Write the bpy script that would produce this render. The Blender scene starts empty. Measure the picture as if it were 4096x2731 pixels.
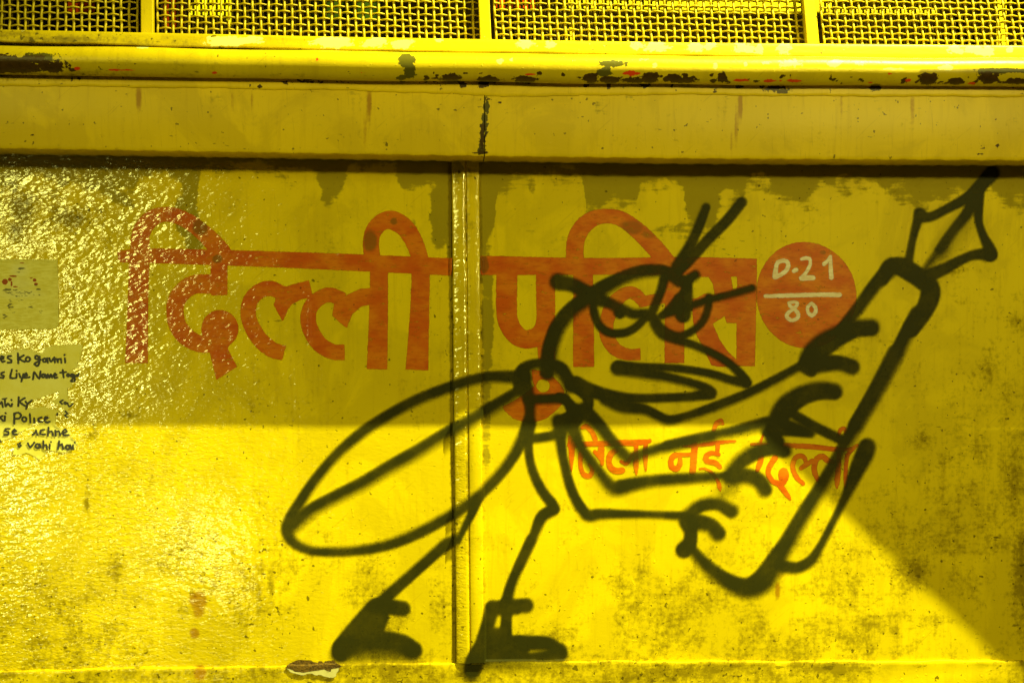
import bpy, math
import numpy as np
from mathutils import Matrix, Vector

rng = np.random.default_rng(7)
scene = bpy.context.scene

# ------------------------------------------------------------------ camera, world, lamps, exposure
W_PX, H_PX = 4096.0, 2731.0            # the photograph's own pixel grid, used for tracing
LENS = 50.0
F_PX = LENS / 36.0 * W_PX
YAW = math.radians(2.3)
ROLL = 0.0040
DIST = 2.08
CAM = Vector((0.750 - DIST * math.tan(YAW), -DIST, 0.500))
CAM_ROT = (Matrix.Rotation(-YAW, 3, 'Z') @ Matrix.Rotation(math.radians(90), 3, 'X')
           @ Matrix.Rotation(ROLL, 3, 'Z'))
cam_data = bpy.data.cameras.new("camera")
cam_data.lens = LENS
cam_data.sensor_width = 36.0
cam_data.clip_start = 0.05
cam_data.clip_end = 100.0
cam = bpy.data.objects.new("camera", cam_data)
scene.collection.objects.link(cam)
cam.matrix_world = Matrix.Translation(CAM) @ CAM_ROT.to_4x4()
scene.camera = cam

world = bpy.data.worlds.new("World")
scene.world = world
world.use_nodes = True
bgn = world.node_tree.nodes["Background"]
bgn.inputs[0].default_value = (1.0, 0.74, 0.16, 1)
bgn.inputs[1].default_value = 0.028          # faint glow of the night street

scene.view_settings.view_transform = 'Standard'
scene.view_settings.look = 'None'
scene.view_settings.exposure = 0.0
scene.view_settings.gamma = 1.0
scene.view_settings.use_curve_mapping = False

LAMP_B = Vector((1.12 + 1.05, -0.88, 3.28))     # street lamp, steep from upper right
LAMP_A = Vector((2.35, -3.9, 1.27))                    # shop front lamp across the pavement


def lamp(name, kind, loc, energy, color, radius=0.05, aim=None, size=None):
    ld = bpy.data.lights.new(name, kind)
    ld.energy = energy
    ld.color = color
    if kind == 'AREA':
        ld.shape = 'RECTANGLE'
        ld.size, ld.size_y = size
    else:
        ld.shadow_soft_size = radius
    o = bpy.data.objects.new(name, ld)
    o.location = loc
    if aim is not None:
        o.rotation_euler = (Vector(aim) - Vector(loc)).to_track_quat('-Z', 'Y').to_euler()
    scene.collection.objects.link(o)
    return o


st = lamp("street_lamp_light", 'SPOT', LAMP_B, 1950, (1.0, 0.965, 0.22), 0.0085, aim=(0.95, 0, 0.15))
st.data.spot_size = math.radians(46)
st.data.spot_blend = 0.85
sl = lamp("shop_lamp_light", 'SPOT', LAMP_A, 305, (1.0, 0.875, 0.20), 0.10, aim=(0.95, 0, 0.55))
sl.data.spot_size = math.radians(44)
sl.data.spot_blend = 1.0
lamp("doorway_light", 'AREA', (-1.22, -3.2, 1.40), 27.0, (1.0, 0.98, 0.20), aim=(0.10, 0, 0.5), size=(0.80, 0.56))
for nm_, loc_, aim_, pw_, sz_ in (("low_glint_light_left", (-0.98, -3.2, 0.25), (0.02, 0, 0.16), 66, 20),  # unseen low spots, added to put glints on the lower left enamel
                                  ("low_glint_light_near", (0.02, -1.6, -0.05), (0.30, 0, 0.13), 16, 16)):
    hl = lamp(nm_, 'SPOT', loc_, pw_, (1.0, 0.98, 0.24), 0.15, aim=aim_)
    hl.data.spot_size = math.radians(sz_)
    hl.data.spot_blend = 0.9

# ------------------------------------------------------------------ projection between pixels and real planes
_R = np.array(CAM_ROT)
_C = np.array(CAM)


def unproj(px, py, d):
    """world point where the sight line of a traced pixel meets the plane standing d metres in front of the panel"""
    px = np.asarray(px, float); py = np.asarray(py, float); d = np.asarray(d, float)
    v = np.stack([(px - W_PX / 2) / F_PX, -(py - H_PX / 2) / F_PX, -np.ones_like(px * py)], -1)
    w = v @ _R.T
    t = (-d - _C[1]) / w[..., 1]
    return _C + w * t[..., None]


def proj(P):
    q = (np.asarray(P, float) - _C) @ _R
    return W_PX / 2 - q[..., 0] / q[..., 2] * F_PX, H_PX / 2 + q[..., 1] / q[..., 2] * F_PX


def smooth(a, b, x):
    t = np.clip((x - a) / (b - a), 0, 1)
    return t * t * (3 - 2 * t)


def vnoise(x, y, seed=0):
    """cheap smooth value noise"""
    r = np.random.default_rng(seed)
    tab = r.random((64, 64))
    xi = np.floor(x).astype(int); yi = np.floor(y).astype(int)
    fx = x - xi; fy = y - yi
    fx = fx * fx * (3 - 2 * fx); fy = fy * fy * (3 - 2 * fy)
    g = lambda a, b: tab[a % 64, b % 64]
    return ((g(xi, yi) * (1 - fx) + g(xi + 1, yi) * fx) * (1 - fy)
            + (g(xi, yi + 1) * (1 - fx) + g(xi + 1, yi + 1) * fx) * fy)


def fbm(x, y, seed=0, n=4):
    s = 0; a = 0.5
    for i in range(n):
        s = s + a * vnoise(x, y, seed + i)
        x = x * 2.03; y = y * 2.03; a *= 0.5
    return s / (1 - 0.5 ** n)


# ------------------------------------------------------------------ object helpers
def link(o):
    scene.collection.objects.link(o)
    return o


def thing(name, label, cat, loc, group=None):
    o = bpy.data.objects.new(name, None)
    o.empty_display_size = 0.1
    o.location = loc
    o["label"] = label
    o["category"] = cat
    if group:
        o["group"] = group
    return link(o)


def part(name, mesh, mat, parent, label=None):
    """mesh data is in world metres; the part sits back at the world origin under its thing"""
    o = bpy.data.objects.new(name, mesh)
    mesh.name = name
    if mat is not None:
        mesh.materials.append(mat)
    if parent is not None:
        o.parent = parent
        root = parent
        if root.parent is None:
            o.location = -Vector(root.location)
    if label:
        o["label"] = label
    return link(o)


def mesh_np(verts, faces, attrs=None, smooth_shade=True):
    me = bpy.data.meshes.new("m")
    verts = np.asarray(verts, np.float32)
    faces = np.asarray(faces, np.int32)
    n, k = faces.shape
    me.vertices.add(len(verts))
    me.vertices.foreach_set("co", verts.ravel())
    me.loops.add(n * k)
    me.loops.foreach_set("vertex_index", faces.ravel())
    me.polygons.add(n)
    me.polygons.foreach_set("loop_start", np.arange(0, n * k, k, dtype=np.int32))
    me.polygons.foreach_set("loop_total", np.full(n, k, np.int32))
    me.polygons.foreach_set("use_smooth", np.full(n, smooth_shade))
    for an, av in (attrs or {}).items():
        a = me.attributes.new(an, 'FLOAT', 'POINT')
        a.data.foreach_set("value", np.asarray(av, np.float32).ravel())
    me.update(calc_edges=True)
    me.validate()
    return me


def grid_faces(nr, nc, keep=None, wrap=False):
    i = np.arange(nr - 1)[:, None]
    j = np.arange(nc if wrap else nc - 1)[None, :]
    a = i * nc + j
    b = i * nc + (j + 1) % nc
    f = np.stack([a, b, b + nc, a + nc], -1)
    if keep is not None:
        return f[keep]
    return f.reshape(-1, 4)


def compact(verts, faces, attrs):
    used = np.unique(faces)
    m = np.full(len(verts), -1, np.int64)
    m[used] = np.arange(len(used))
    return verts[used], m[faces], {k: np.asarray(v).ravel()[used] for k, v in attrs.items()}


def box_arrays(lo, hi):
    x0, y0, z0 = lo; x1, y1, z1 = hi
    v = np.array([(x0, y0, z0), (x1, y0, z0), (x1, y1, z0), (x0, y1, z0),
                  (x0, y0, z1), (x1, y0, z1), (x1, y1, z1), (x0, y1, z1)], float)
    f = np.array([(0, 3, 2, 1), (4, 5, 6, 7), (0, 1, 5, 4), (1, 2, 6, 5), (2, 3, 7, 6), (3, 0, 4, 7)])
    return v, f


def bevel(o, w, seg=2):
    m = o.modifiers.new("bevel", 'BEVEL')
    m.width = w
    m.segments = seg
    m.limit_method = 'ANGLE'
    return o


def loft(sections, close=False):
    """sections: (n_along, n_profile, 3) -> verts, faces"""
    s = np.asarray(sections, float)
    n, k, _ = s.shape
    return s.reshape(-1, 3), grid_faces(n, k, wrap=close)


def tubes(paths, rad, sides=6):
    """paths: (n_paths, n_pts, 3) arrays of equal length"""
    P = np.asarray(paths, float)
    n, m, _ = P.shape
    T = np.gradient(P, axis=1)
    T /= np.linalg.norm(T, axis=2, keepdims=True)
    ref = np.array([0.0, 1.0, 0.0])
    A = np.cross(T, ref); A /= np.linalg.norm(A, axis=2, keepdims=True)
    B = np.cross(T, A)
    ang = np.arange(sides) / sides * 2 * math.pi
    V = (P[:, :, None, :] + rad * (np.cos(ang)[None, None, :, None] * A[:, :, None, :]
                                   + np.sin(ang)[None, None, :, None] * B[:, :, None, :]))
    f = grid_faces(m, sides, wrap=True)
    F = (f[None] + (np.arange(n) * m * sides)[:, None, None]).reshape(-1, 4)
    return V.reshape(-1, 3), F


def join(parts):
    vs, fs, o = [], [], 0
    for v, f in parts:
        vs.append(v); fs.append(f + o); o += len(v)
    return np.concatenate(vs), np.concatenate(fs)


# ------------------------------------------------------------------ materials
class NT:
    def __init__(self, name):
        self.m = bpy.data.materials.new(name)
        self.m.use_nodes = True
        self.t = self.m.node_tree
        self.bsdf = self.t.nodes["Principled BSDF"]
        self.out = self.t.nodes["Material Output"]
        tc = self.t.nodes.new("ShaderNodeTexCoord")
        self.P = tc.outputs["Object"]

    def n(self, typ, **kw):
        nd = self.t.nodes.new(typ)
        for k, v in kw.items():
            setattr(nd, k, v)
        return nd

    def set(self, sock, v):
        if isinstance(v, bpy.types.NodeSocket):
            self.t.links.new(v, sock)
        else:
            if isinstance(v, (tuple, list)) and len(v) == 3 and sock.type == 'RGBA':
                v = (*v, 1)
            sock.default_value = v

    def math(self, op, a, b=0.0, c=None, clamp=False):
        nd = self.n("ShaderNodeMath", operation=op, use_clamp=clamp)
        self.set(nd.inputs[0], a); self.set(nd.inputs[1], b)
        if c is not None:
            self.set(nd.inputs[2], c)
        return nd.outputs[0]

    def mix(self, f, a, b):
        nd = self.n("ShaderNodeMix", data_type='RGBA')
        self.set(nd.inputs[0], f); self.set(nd.inputs[6], a); self.set(nd.inputs[7], b)
        return nd.outputs[2]

    def mixf(self, f, a, b):
        nd = self.n("ShaderNodeMix", data_type='FLOAT')
        self.set(nd.inputs[0], f); self.set(nd.inputs[2], a); self.set(nd.inputs[3], b)
        return nd.outputs[0]

    def step(self, v, lo, hi):
        nd = self.n("ShaderNodeMapRange", interpolation_type='SMOOTHSTEP')
        self.set(nd.inputs[0], v); self.set(nd.inputs[1], lo); self.set(nd.inputs[2], hi)
        return nd.outputs[0]

    def noise(self, scale, detail=3.0, stretch=None, rough=0.5, off=0.0, dist=0.0, rot=0.0):
        v = self.P
        if stretch or off:
            mp = self.n("ShaderNodeMapping")
            self.set(mp.inputs[0], v)
            mp.inputs["Scale"].default_value = stretch or (1, 1, 1)
            mp.vector_type = "POINT"
            if rot:
                rm = self.n("ShaderNodeVectorRotate", rotation_type="Y_AXIS")
                self.set(rm.inputs["Vector"], v)
                rm.inputs["Angle"].default_value = rot
                self.set(mp.inputs[0], rm.outputs[0])
            mp.inputs["Location"].default_value = (off, off * 0.7, off * 1.3)
            v = mp.outputs[0]
        nd = self.n("ShaderNodeTexNoise")
        self.set(nd.inputs["Vector"], v)
        nd.inputs["Scale"].default_value = scale
        nd.inputs["Detail"].default_value = detail
        nd.inputs["Roughness"].default_value = rough
        nd.inputs["Distortion"].default_value = dist
        return nd.outputs[0]

    def attr(self, name):
        nd = self.n("ShaderNodeAttribute", attribute_name=name)
        return nd.outputs["Fac"]

    def bump(self, h, strength, dist, normal=None):
        nd = self.n("ShaderNodeBump")
        self.set(nd.inputs["Height"], h)
        self.set(nd.inputs["Strength"], strength)
        self.set(nd.inputs["Distance"], dist)
        if normal is not None:
            self.set(nd.inputs["Normal"], normal)
        return nd.outputs[0]


def varnish(t, amp, weight, rough=0.13):
    """glossy top coat that carries the brush ripple"""
    w1 = t.noise(1.0, 1.0, (52, 45, 108), 0.5, rot=0.22)
    w2 = t.noise(1.0, 1.0, (115, 90, 230), 0.5, 3.1, rot=0.22)
    h = t.math('ADD', t.math('MULTIPLY', w1, 0.7), t.math('MULTIPLY', w2, 0.42))
    h = t.math('MULTIPLY', h, t.math('MULTIPLY_ADD', amp, 0.3, 0.75))
    t.set(t.bsdf.inputs["Coat Normal"], t.bump(h, 1.0, 0.0022))
    t.set(t.bsdf.inputs["Coat Weight"], weight)
    t.bsdf.inputs["Coat Roughness"].default_value = rough
    t.bsdf.inputs["Coat IOR"].default_value = 2.0


def relief(t, amp=None, k=1.0):
    """brushed, orange-peel enamel relief shared by every coat on the sheet, so it runs on under the lettering"""
    w1 = t.noise(1.0, 2.0, (95, 60, 215), 0.55, dist=0.35)
    w2 = t.noise(1.0, 2.0, (230, 160, 420), 0.5, 3.1)
    sp = t.noise(190, 1.0, None, 0.4, 7.7)
    drop = t.step(sp, 0.70, 0.78)
    h = t.math('ADD', t.math('MULTIPLY', w1, 0.8), t.math('MULTIPLY', w2, 0.35))
    if amp is None:
        amp = 0.5
    h = t.math('MULTIPLY', h, t.math('POWER', amp, 1.5))
    h = t.math('ADD', h, t.math('MULTIPLY', drop, 0.15))
    return t.bump(h, 1.0, 0.0013 * k)


YEL = (0.74, 0.575, 0.0035)
KHAKI = (0.31, 0.245, 0.008)
DIRT_SHADE = (0.125, 0.083, 0.003)


def paint_yellow(name, base=YEL, rough=0.40, bump_k=1.0, streak=True, dirt_gain=1.12, amp=None):
    t = NT(name)
    n_lo = t.noise(7.0, 4.0, None, 0.55, 1.0)
    n_mid = t.noise(38.0, 5.0, None, 0.62, 5.0)
    n_hi = t.noise(160.0, 4.0, None, 0.65, 9.0)
    n_str = t.noise(1.0, 5.0, (150, 40, 11), 0.6, 2.0)
    n_hor = t.noise(1.0, 4.0, (26, 30, 190), 0.6, 4.0)
    col = t.mix(t.step(n_lo, 0.3, 0.72), tuple(c * 0.90 for c in base), base)
    pat = t.noise(8.5, 6.0, (1.0, 1.0, 0.8), 0.62, 35.0, dist=0.9)
    col = t.mix(t.math('MULTIPLY', t.step(pat, 0.46, 0.57), 0.60), col, (base[0] * 0.76, base[1] * 0.75, base[2]))
    scr = t.noise(1.0, 3.0, (420, 60, 16), 0.55, 37.0, rot=0.10)
    col = t.mix(t.math('MULTIPLY', t.step(scr, 0.66, 0.72), 0.30), col, (base[0] * 0.5, base[1] * 0.46, base[2]))
    scr2 = t.noise(1.0, 2.0, (14, 60, 380), 0.55, 39.0, rot=0.75)
    col = t.mix(t.math('MULTIPLY', t.step(scr2, 0.69, 0.74), 0.30), col, (base[0] * 0.45, base[1] * 0.40, base[2]))
    col = t.mix(t.math('MULTIPLY', t.step(n_str, 0.50, 0.72), 0.30), col, (base[0] * 0.70, base[1] * 0.64, base[2]))
    # unpainted khaki coat showing under the ragged yellow overpaint; on the apron, dust and shade
    n_cl = t.noise(20.0, 5.0, None, 0.66, 33.0, dist=0.8)
    kk = t.math('ADD', t.math('ADD', t.attr("khaki"), t.math('MULTIPLY', t.math('SUBTRACT', n_cl, 0.5), 1.1)), t.math('MULTIPLY', t.math('SUBTRACT', n_mid, 0.5), 0.9))
    kk = t.math('ADD', kk, t.math('MULTIPLY', t.math('SUBTRACT', n_hor, 0.5), 0.7))
    kmask = t.step(kk, 0.40, 0.66)
    kmask = t.math('MULTIPLY', kmask, 0.92)
    col = t.mix(kmask, col, t.mix(n_hi, tuple(c * 0.85 for c in KHAKI), KHAKI))
    # grime and the strip's painted shadow: clouded patches, then specks
    dd = t.math('MULTIPLY', t.attr("dirt_shade"), dirt_gain)
    d1 = t.math('ADD', dd, t.math('MULTIPLY', t.math('SUBTRACT', n_mid, 0.5), 0.95))
    d1 = t.math('ADD', d1, t.math('MULTIPLY', t.math('SUBTRACT', n_hi, 0.5), 1.1))
    d1 = t.math('ADD', d1, t.math('MULTIPLY', t.math('SUBTRACT', n_str, 0.5), 0.3))
    d1 = t.math('ADD', d1, t.math('MULTIPLY', t.math('SUBTRACT', n_hor, 0.5), 0.4))
    dm = t.step(d1, 0.36, 0.98)
    col = t.mix(t.math('MULTIPLY', dm, 0.74), col, DIRT_SHADE)
    spk = t.noise(120.0, 2.0, None, 0.5, 13.0)
    thr = t.math('SUBTRACT', 0.728, t.math('MULTIPLY', dd, 0.10))
    sm = t.step(spk, thr, t.math('ADD', thr, 0.03))
    spk2 = t.noise(1.0, 3.0, (55, 60, 150), 0.55, 17.0)
    thr2 = t.math('SUBTRACT', 0.730, t.math('MULTIPLY', dd, 0.12))
    sm2 = t.step(spk2, thr2, t.math('ADD', thr2, 0.05))
    sm = t.math('MAXIMUM', sm, t.math('MULTIPLY', sm2, 0.75))
    col = t.mix(t.math('MULTIPLY', sm, 0.78), col, (0.07, 0.05, 0.004))
    # rust-brown runs and stains
    rr = t.math('ADD', t.attr("brown"), t.math('MULTIPLY', t.math('SUBTRACT', n_hi, 0.5), 0.5))
    col = t.mix(t.math('MULTIPLY', t.step(rr, 0.35, 0.9), 0.75), col, (0.30, 0.115, 0.004))
    # chipped patches
    n_ch = t.noise(75.0, 6.0, (1.0, 1.0, 1.5), 0.68, 25.0, dist=0.6)
    nz = t.math('MULTIPLY', t.math('SUBTRACT', n_ch, 0.5), 2.1)
    nz = t.math('ADD', nz, t.math('MULTIPLY', t.math('SUBTRACT', n_hi, 0.5), 0.9))

    def chip(attr, c, col):
        av = t.attr(attr)
        return t.mix(t.step(t.math('ADD', av, t.math('MULTIPLY', nz, t.step(av, 0.02, 0.2))), 0.47, 0.55), col, c)
    col = chip("white", (0.64, 0.60, 0.26), col)
    col = chip("olive", (0.085, 0.075, 0.006), col)
    col = chip("dark", t.mix(n_hi, (0.012, 0.008, 0.002), (0.085, 0.040, 0.004)), col)
    col = chip("red", (0.62, 0.045, 0.006), col)
    t.set(t.bsdf.inputs["Base Color"], col)
    r = t.math('ADD', rough, t.math('MULTIPLY', dm, 0.28))
    r = t.math('ADD', r, t.math('MULTIPLY', kmask, 0.10))
    t.set(t.bsdf.inputs["Roughness"], r)
    a_ = t.attr("amp") if amp is None else amp
    if amp is None:
        t.bsdf.inputs["Specular IOR Level"].default_value = 0.05
        wgt = t.math('MULTIPLY', t.attr("gloss"), t.math('SUBTRACT', 1.0, t.math('MULTIPLY', t.math('MAXIMUM', dm, sm), 0.8)))
        wgt = t.math('MULTIPLY', wgt, t.math('SUBTRACT', 1.0, t.math('MULTIPLY', kmask, 0.35)))
        wgt = t.math('MULTIPLY', wgt, t.mixf(t.step(n_mid, 0.36, 0.52), 0.25, 1.0))
        varnish(t, a_, wgt)
    else:
        t.bsdf.inputs["Specular IOR Level"].default_value = 0.3
    t.set(t.bsdf.inputs["Normal"], relief(t, a_, bump_k))
    return t.m


def paint_red(name):
    t = NT(name)
    n_mid = t.noise(24.0, 4.0, (1.0, 1.0, 1.6), 0.6, 21.0)
    n_hi = t.noise(1.0, 4.0, (70, 80, 260), 0.6, 22.0)
    col = t.mix(t.step(n_mid, 0.3, 0.7), (0.56, 0.095, 0.002), (0.66, 0.20, 0.003))
    col = t.mix(t.math('MULTIPLY', t.step(n_hi, 0.45, 0.75), 0.5), col, (0.40, 0.050, 0.002))
    spk = t.noise(130.0, 2.0, None, 0.5, 13.0)
    col = t.mix(t.math('MULTIPLY', t.step(spk, 0.70, 0.75), 0.7), col, (0.10, 0.02, 0.002))
    kh = t.math('ADD', t.attr("khaki"), t.math('MULTIPLY', t.math('SUBTRACT', n_mid, 0.5), 0.7))
    col = t.mix(t.math('MULTIPLY', t.step(kh, 0.45, 0.75), 0.7), col, (0.16, 0.085, 0.004))
    t.set(t.bsdf.inputs["Base Color"], col)
    t.bsdf.inputs["Roughness"].default_value = 0.42
    t.bsdf.inputs["Specular IOR Level"].default_value = 0.12
    varnish(t, t.attr("amp"), t.attr("gloss"))
    t.set(t.bsdf.inputs["Normal"], relief(t, t.attr("amp")))
    edge = t.math('ADD', t.attr("sd"), t.math('MULTIPLY', t.math('SUBTRACT', t.noise(220, 3.0), 0.5), 6.0))
    worn = t.step(t.noise(1.0, 5.0, (60, 60, 160), 0.70, 27.0), 0.56, 0.72)
    al = t.math('MULTIPLY', t.math('SUBTRACT', 1.0, t.step(edge, -2.2, 2.2)), t.mixf(worn, 0.94, 0.36))
    t.set(t.bsdf.inputs["Alpha"], al)
    return t.m


def paint_white_brush(name):
    t = NT(name)
    n = t.noise(1.0, 4.0, (60, 60, 300), 0.6, 31.0)
    col = t.mix(t.step(n, 0.3, 0.75), (0.74, 0.68, 0.74), (0.62, 0.46, 0.36))
    t.set(t.bsdf.inputs["Base Color"], col)
    t.bsdf.inputs["Roughness"].default_value = 0.4
    t.set(t.bsdf.inputs["Normal"], relief(t, t.attr("amp")))
    edge = t.math('ADD', t.attr("sd"), t.math('MULTIPLY', t.math('SUBTRACT', t.noise(300, 3.0), 0.5), 5.0))
    t.set(t.bsdf.inputs["Alpha"], t.math('MULTIPLY', t.math('SUBTRACT', 1.0, t.step(edge, -2.5, 2.5)),
                                          t.mixf(n, 0.98, 0.75)))
    return t.m


def spray_black(name):
    t = NT(name)
    n = t.noise(45.0, 4.0, None, 0.6, 41.0)
    hi = t.noise(210.0, 3.0, None, 0.6, 43.0)
    col = t.mix(n, (0.020, 0.020, 0.0022), (0.032, 0.031, 0.0035))
    col = t.mix(t.math('MULTIPLY', t.step(hi, 0.66, 0.74), 0.7), col, (0.006, 0.006, 0.001))
    t.set(t.bsdf.inputs["Base Color"], col)
    t.bsdf.inputs["Roughness"].default_value = 0.55
    t.bsdf.inputs["Specular IOR Level"].default_value = 0.12
    t.set(t.bsdf.inputs["Normal"], relief(t, t.attr("amp"), 0.8))
    mist = t.noise(620.0, 2.0, None, 0.7, 45.0)
    a = t.attr("a")
    gate = t.math('MULTIPLY', t.math('MULTIPLY', a, t.math('SUBTRACT', 1.0, a)), 4.0)
    a = t.math('MULTIPLY', a, t.mixf(t.step(t.noise(26.0, 5.0, None, 0.62, 47.0), 0.34, 0.66), 0.83, 1.0))
    a = t.math('ADD', a, t.math('MULTIPLY', t.math('MULTIPLY', t.math('SUBTRACT', mist, 0.5), 0.8), gate), clamp=True)
    t.set(t.bsdf.inputs["Alpha"], a)
    return t.m


def flat_sd(name, c1, c2, rough=0.6, nscale=60.0, jag=4.0, bump_h=0.0):
    t = NT(name)
    n = t.noise(nscale, 5.0, None, 0.65, 51.0)
    col = t.mix(t.step(n, 0.3, 0.7), c1, c2)
    t.set(t.bsdf.inputs["Base Color"], col)
    t.bsdf.inputs["Roughness"].default_value = rough
    if bump_h:
        t.set(t.bsdf.inputs["Normal"], t.bump(n, 1.0, bump_h))
    edge = t.math('ADD', t.attr("sd"), t.math('MULTIPLY', t.math('SUBTRACT', t.noise(330, 4.0), 0.5), jag))
    t.set(t.bsdf.inputs["Alpha"], t.math('SUBTRACT', 1.0, t.step(edge, -1.5, 1.5)))
    return t.m


def simple(name, c1, c2, rough=0.6, nscale=40.0, bump_h=0.0005):
    t = NT(name)
    n = t.noise(nscale, 5.0, None, 0.6, 61.0)
    t.set(t.bsdf.inputs["Base Color"], t.mix(t.step(n, 0.3, 0.7), c1, c2))
    t.bsdf.inputs["Roughness"].default_value = rough
    t.bsdf.inputs["Specular IOR Level"].default_value = 0.0 if rough > 0.75 else 0.25
    t.set(t.bsdf.inputs["Normal"], t.bump(n, 1.0, bump_h))
    return t.m


M_PANEL = paint_yellow("panel_paint")
M_TRIM = paint_yellow("trim_paint", base=(0.58, 0.445, 0.003), rough=0.36, bump_k=0.8, amp=0.35)
M_APRON = paint_yellow("apron_paint", base=(0.76, 0.555, 0.003), rough=0.42, bump_k=0.6, amp=0.3)
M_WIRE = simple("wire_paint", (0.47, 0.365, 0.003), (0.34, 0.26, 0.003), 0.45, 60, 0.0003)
M_WIRE_FAR = simple("wire_paint_shaded", (0.085, 0.060, 0.002), (0.05, 0.035, 0.002), 0.6, 60, 0.0003)  # darker copy of the wire paint; inner layer's shade put into the colour
M_RED = paint_red("red_lettering_paint")
M_WHITE = paint_white_brush("white_numeral_paint")
M_SPRAY = spray_black("black_spray_paint")

# ------------------------------------------------------------------ tracing frames (zoomed crops of the photo: origin and scale)
CR = dict(F=(0, 0, 1.0), C4=(400, 650, 1500 / 2352), C5=(1800, 650, 1500 / 2352), C6=(2700, 600, 1396 / 2304),
          B3=(1100, 1350, 1300 / 2265), B4=(1100, 2050, 1400 / 2352), B5=(2200, 1400, 1400 / 2091),
          B6=(2500, 1900, 1596 / 2352), H=(2100, 980, 900 / 2352), T=(1900, 1400, 600 / 2352),
          S1=(2200, 1640, 650 / 2352), S2=(2800, 1640, 700 / 2352), D=(3000, 950, 450 / 1568),
          N=(0, 1360, 340 / 1066), K=(0, 1020, 350 / 1715), W=(3500, 620, 596 / 1335),
          HN=(3000, 1230, 700 / 1770), R=(1100, 2580, 320 / 2352))


def to_px(crop, pts):
    ox, oy, s = CR[crop]
    a = np.array(pts, float)
    a[:, 0] = ox + a[:, 0] * s
    a[:, 1] = oy + a[:, 1] * s
    if a.shape[1] > 2:
        a[:, 2] *= s
    return a


def catmull(a, step=9.0):
    if len(a) < 3:
        n = max(2, int(np.hypot(*(a[-1, :2] - a[0, :2])) / step))
        t = np.linspace(0, 1, n + 1)[:, None]
        return a[0] * (1 - t) + a[-1] * t
    p = np.vstack([2 * a[0] - a[1], a, 2 * a[-1] - a[-2]])
    out = []
    for i in range(1, len(p) - 2):
        n = max(1, int(np.hypot(*(p[i + 1, :2] - p[i, :2])) / step))
        t = (np.arange(n) / n)[:, None]
        out.append(0.5 * ((2 * p[i]) + (-p[i - 1] + p[i + 1]) * t
                          + (2 * p[i - 1] - 5 * p[i] + 4 * p[i + 1] - p[i + 2]) * t ** 2
                          + (-p[i - 1] + 3 * p[i] - 3 * p[i + 1] + p[i + 2]) * t ** 3))
    out.append(p[-2][None])
    return np.vstack(out)


# ------------------------------------------------------------------ the sheet's own relief
def strip_edges(z):
    """x of the joint strip's left and right edges at height z (it leans a touch)"""
    a = unproj(1807, 700, 0); b = unproj(1825, 2640, 0)
    l = a[0] + (z - a[2]) / (b[2] - a[2]) * (b[0] - a[0])
    a = unproj(1916, 700, 0); b = unproj(1934, 2640, 0)
    r = a[0] + (z - a[2]) / (b[2] - a[2]) * (b[0] - a[0])
    return l, r


KICK = np.array([(-600, 2688), (0, 2685), (420, 2671), (1130, 2664), (1370, 2657), (1830, 2649),
                 (2500, 2643), (3300, 2643), (4096, 2640), (4700, 2640)], float)
_kw = unproj(KICK[:, 0], KICK[:, 1], 0.003)


def kick_top(x):
    return np.interp(x, _kw[:, 0], _kw[:, 2]) + 0.0006 * np.sin(x * 37) + 0.0005 * np.sin(x * 91 + 1)


def dents(x, z):
    h = 0.0012 * np.sin(x * 9.1 + 1.3) * np.sin(z * 7.3 + 0.4)
    h += 0.0090 * np.exp(-((x - 0.37) / 0.09) ** 2 - ((z - 0.13) / 0.09) ** 2)
    h += 0.0010 * np.sin(x * 17.0 + z * 11.0)
    return h * 0.7


STRIP_H = 0.007
KICK_H = 0.0035


def surf(x, z):
    h = dents(x, z)
    l, r = strip_edges(z)
    top = kick_top(x)
    on = (x > l - 0.0015) & (x < r + 0.0015) & (z > top - 0.001)
    h = np.where(on, STRIP_H + 0.0005, h)
    h = np.where(z < top + 0.0012, np.maximum(h, KICK_H + 0.0006), h)
    return h


def amp_field(px, py):
    """how lumpy the enamel is: thick and rippled on the left, smoother to the right"""
    a = 0.62 * smooth(1500, 250, px) + 0.34
    a += 0.25 * np.exp(-((px - 850) / 230) ** 2 - ((py - 2150) / 230) ** 2)
    a -= 0.16 * smooth(1500, 2100, py) * smooth(1300, 2200, px)
    a -= 0.14 * smooth(2300, 3600, px)
    a -= 0.42 * np.exp(-(((px - 260) / 110) ** 4) - (((py - 2120) / 230) ** 4))
    a *= 0.75 + 0.5 * fbm(px / 260.0, py / 260.0, 3)
    a = np.maximum(a, ell(px, py, [(1238, 1300, 9, 170, .95), (1182, 1560, 8, 140, .95), (1290, 1480, 6, 90, .6), (880, 780, 8, 60, .8), (1780, 1450, 10, 160, .6)], 0.8))
    return np.clip(a, 0.08, 1.1)


def gloss_field(px, py):
    """where the enamel is still shiny"""
    up = 0.10 + 0.90 * smooth(900, 380, px) + 0.30 * smooth(2000, 1200, px)
    up = np.where(px > 1930, 0.10 * smooth(2500, 1950, px), up)
    lo = 0.13 * smooth(1500, 900, px) + 0.05 * smooth(2400, 1900, px)
    for cx, cy, rx, ry, s in ((40, 1950, 230, 430, 1.0), (840, 2190, 250, 240, 1.0), (120, 1700, 300, 160, .8), (60, 2480, 170, 160, .5),
                              (620, 2330, 150, 110, .5), (560, 1960, 120, 120, .3)):
        lo = np.maximum(lo, s * np.exp(-((px - cx) / rx) ** 2 - ((py - cy) / ry) ** 2))
    g_ = np.where(py > 1690, lo, up + (lo - up) * smooth(1520, 1700, py))
    return np.clip(g_ * (0.45 + 1.0 * fbm(px / 120.0, py / 140.0, 61)), 0, 1)


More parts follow.
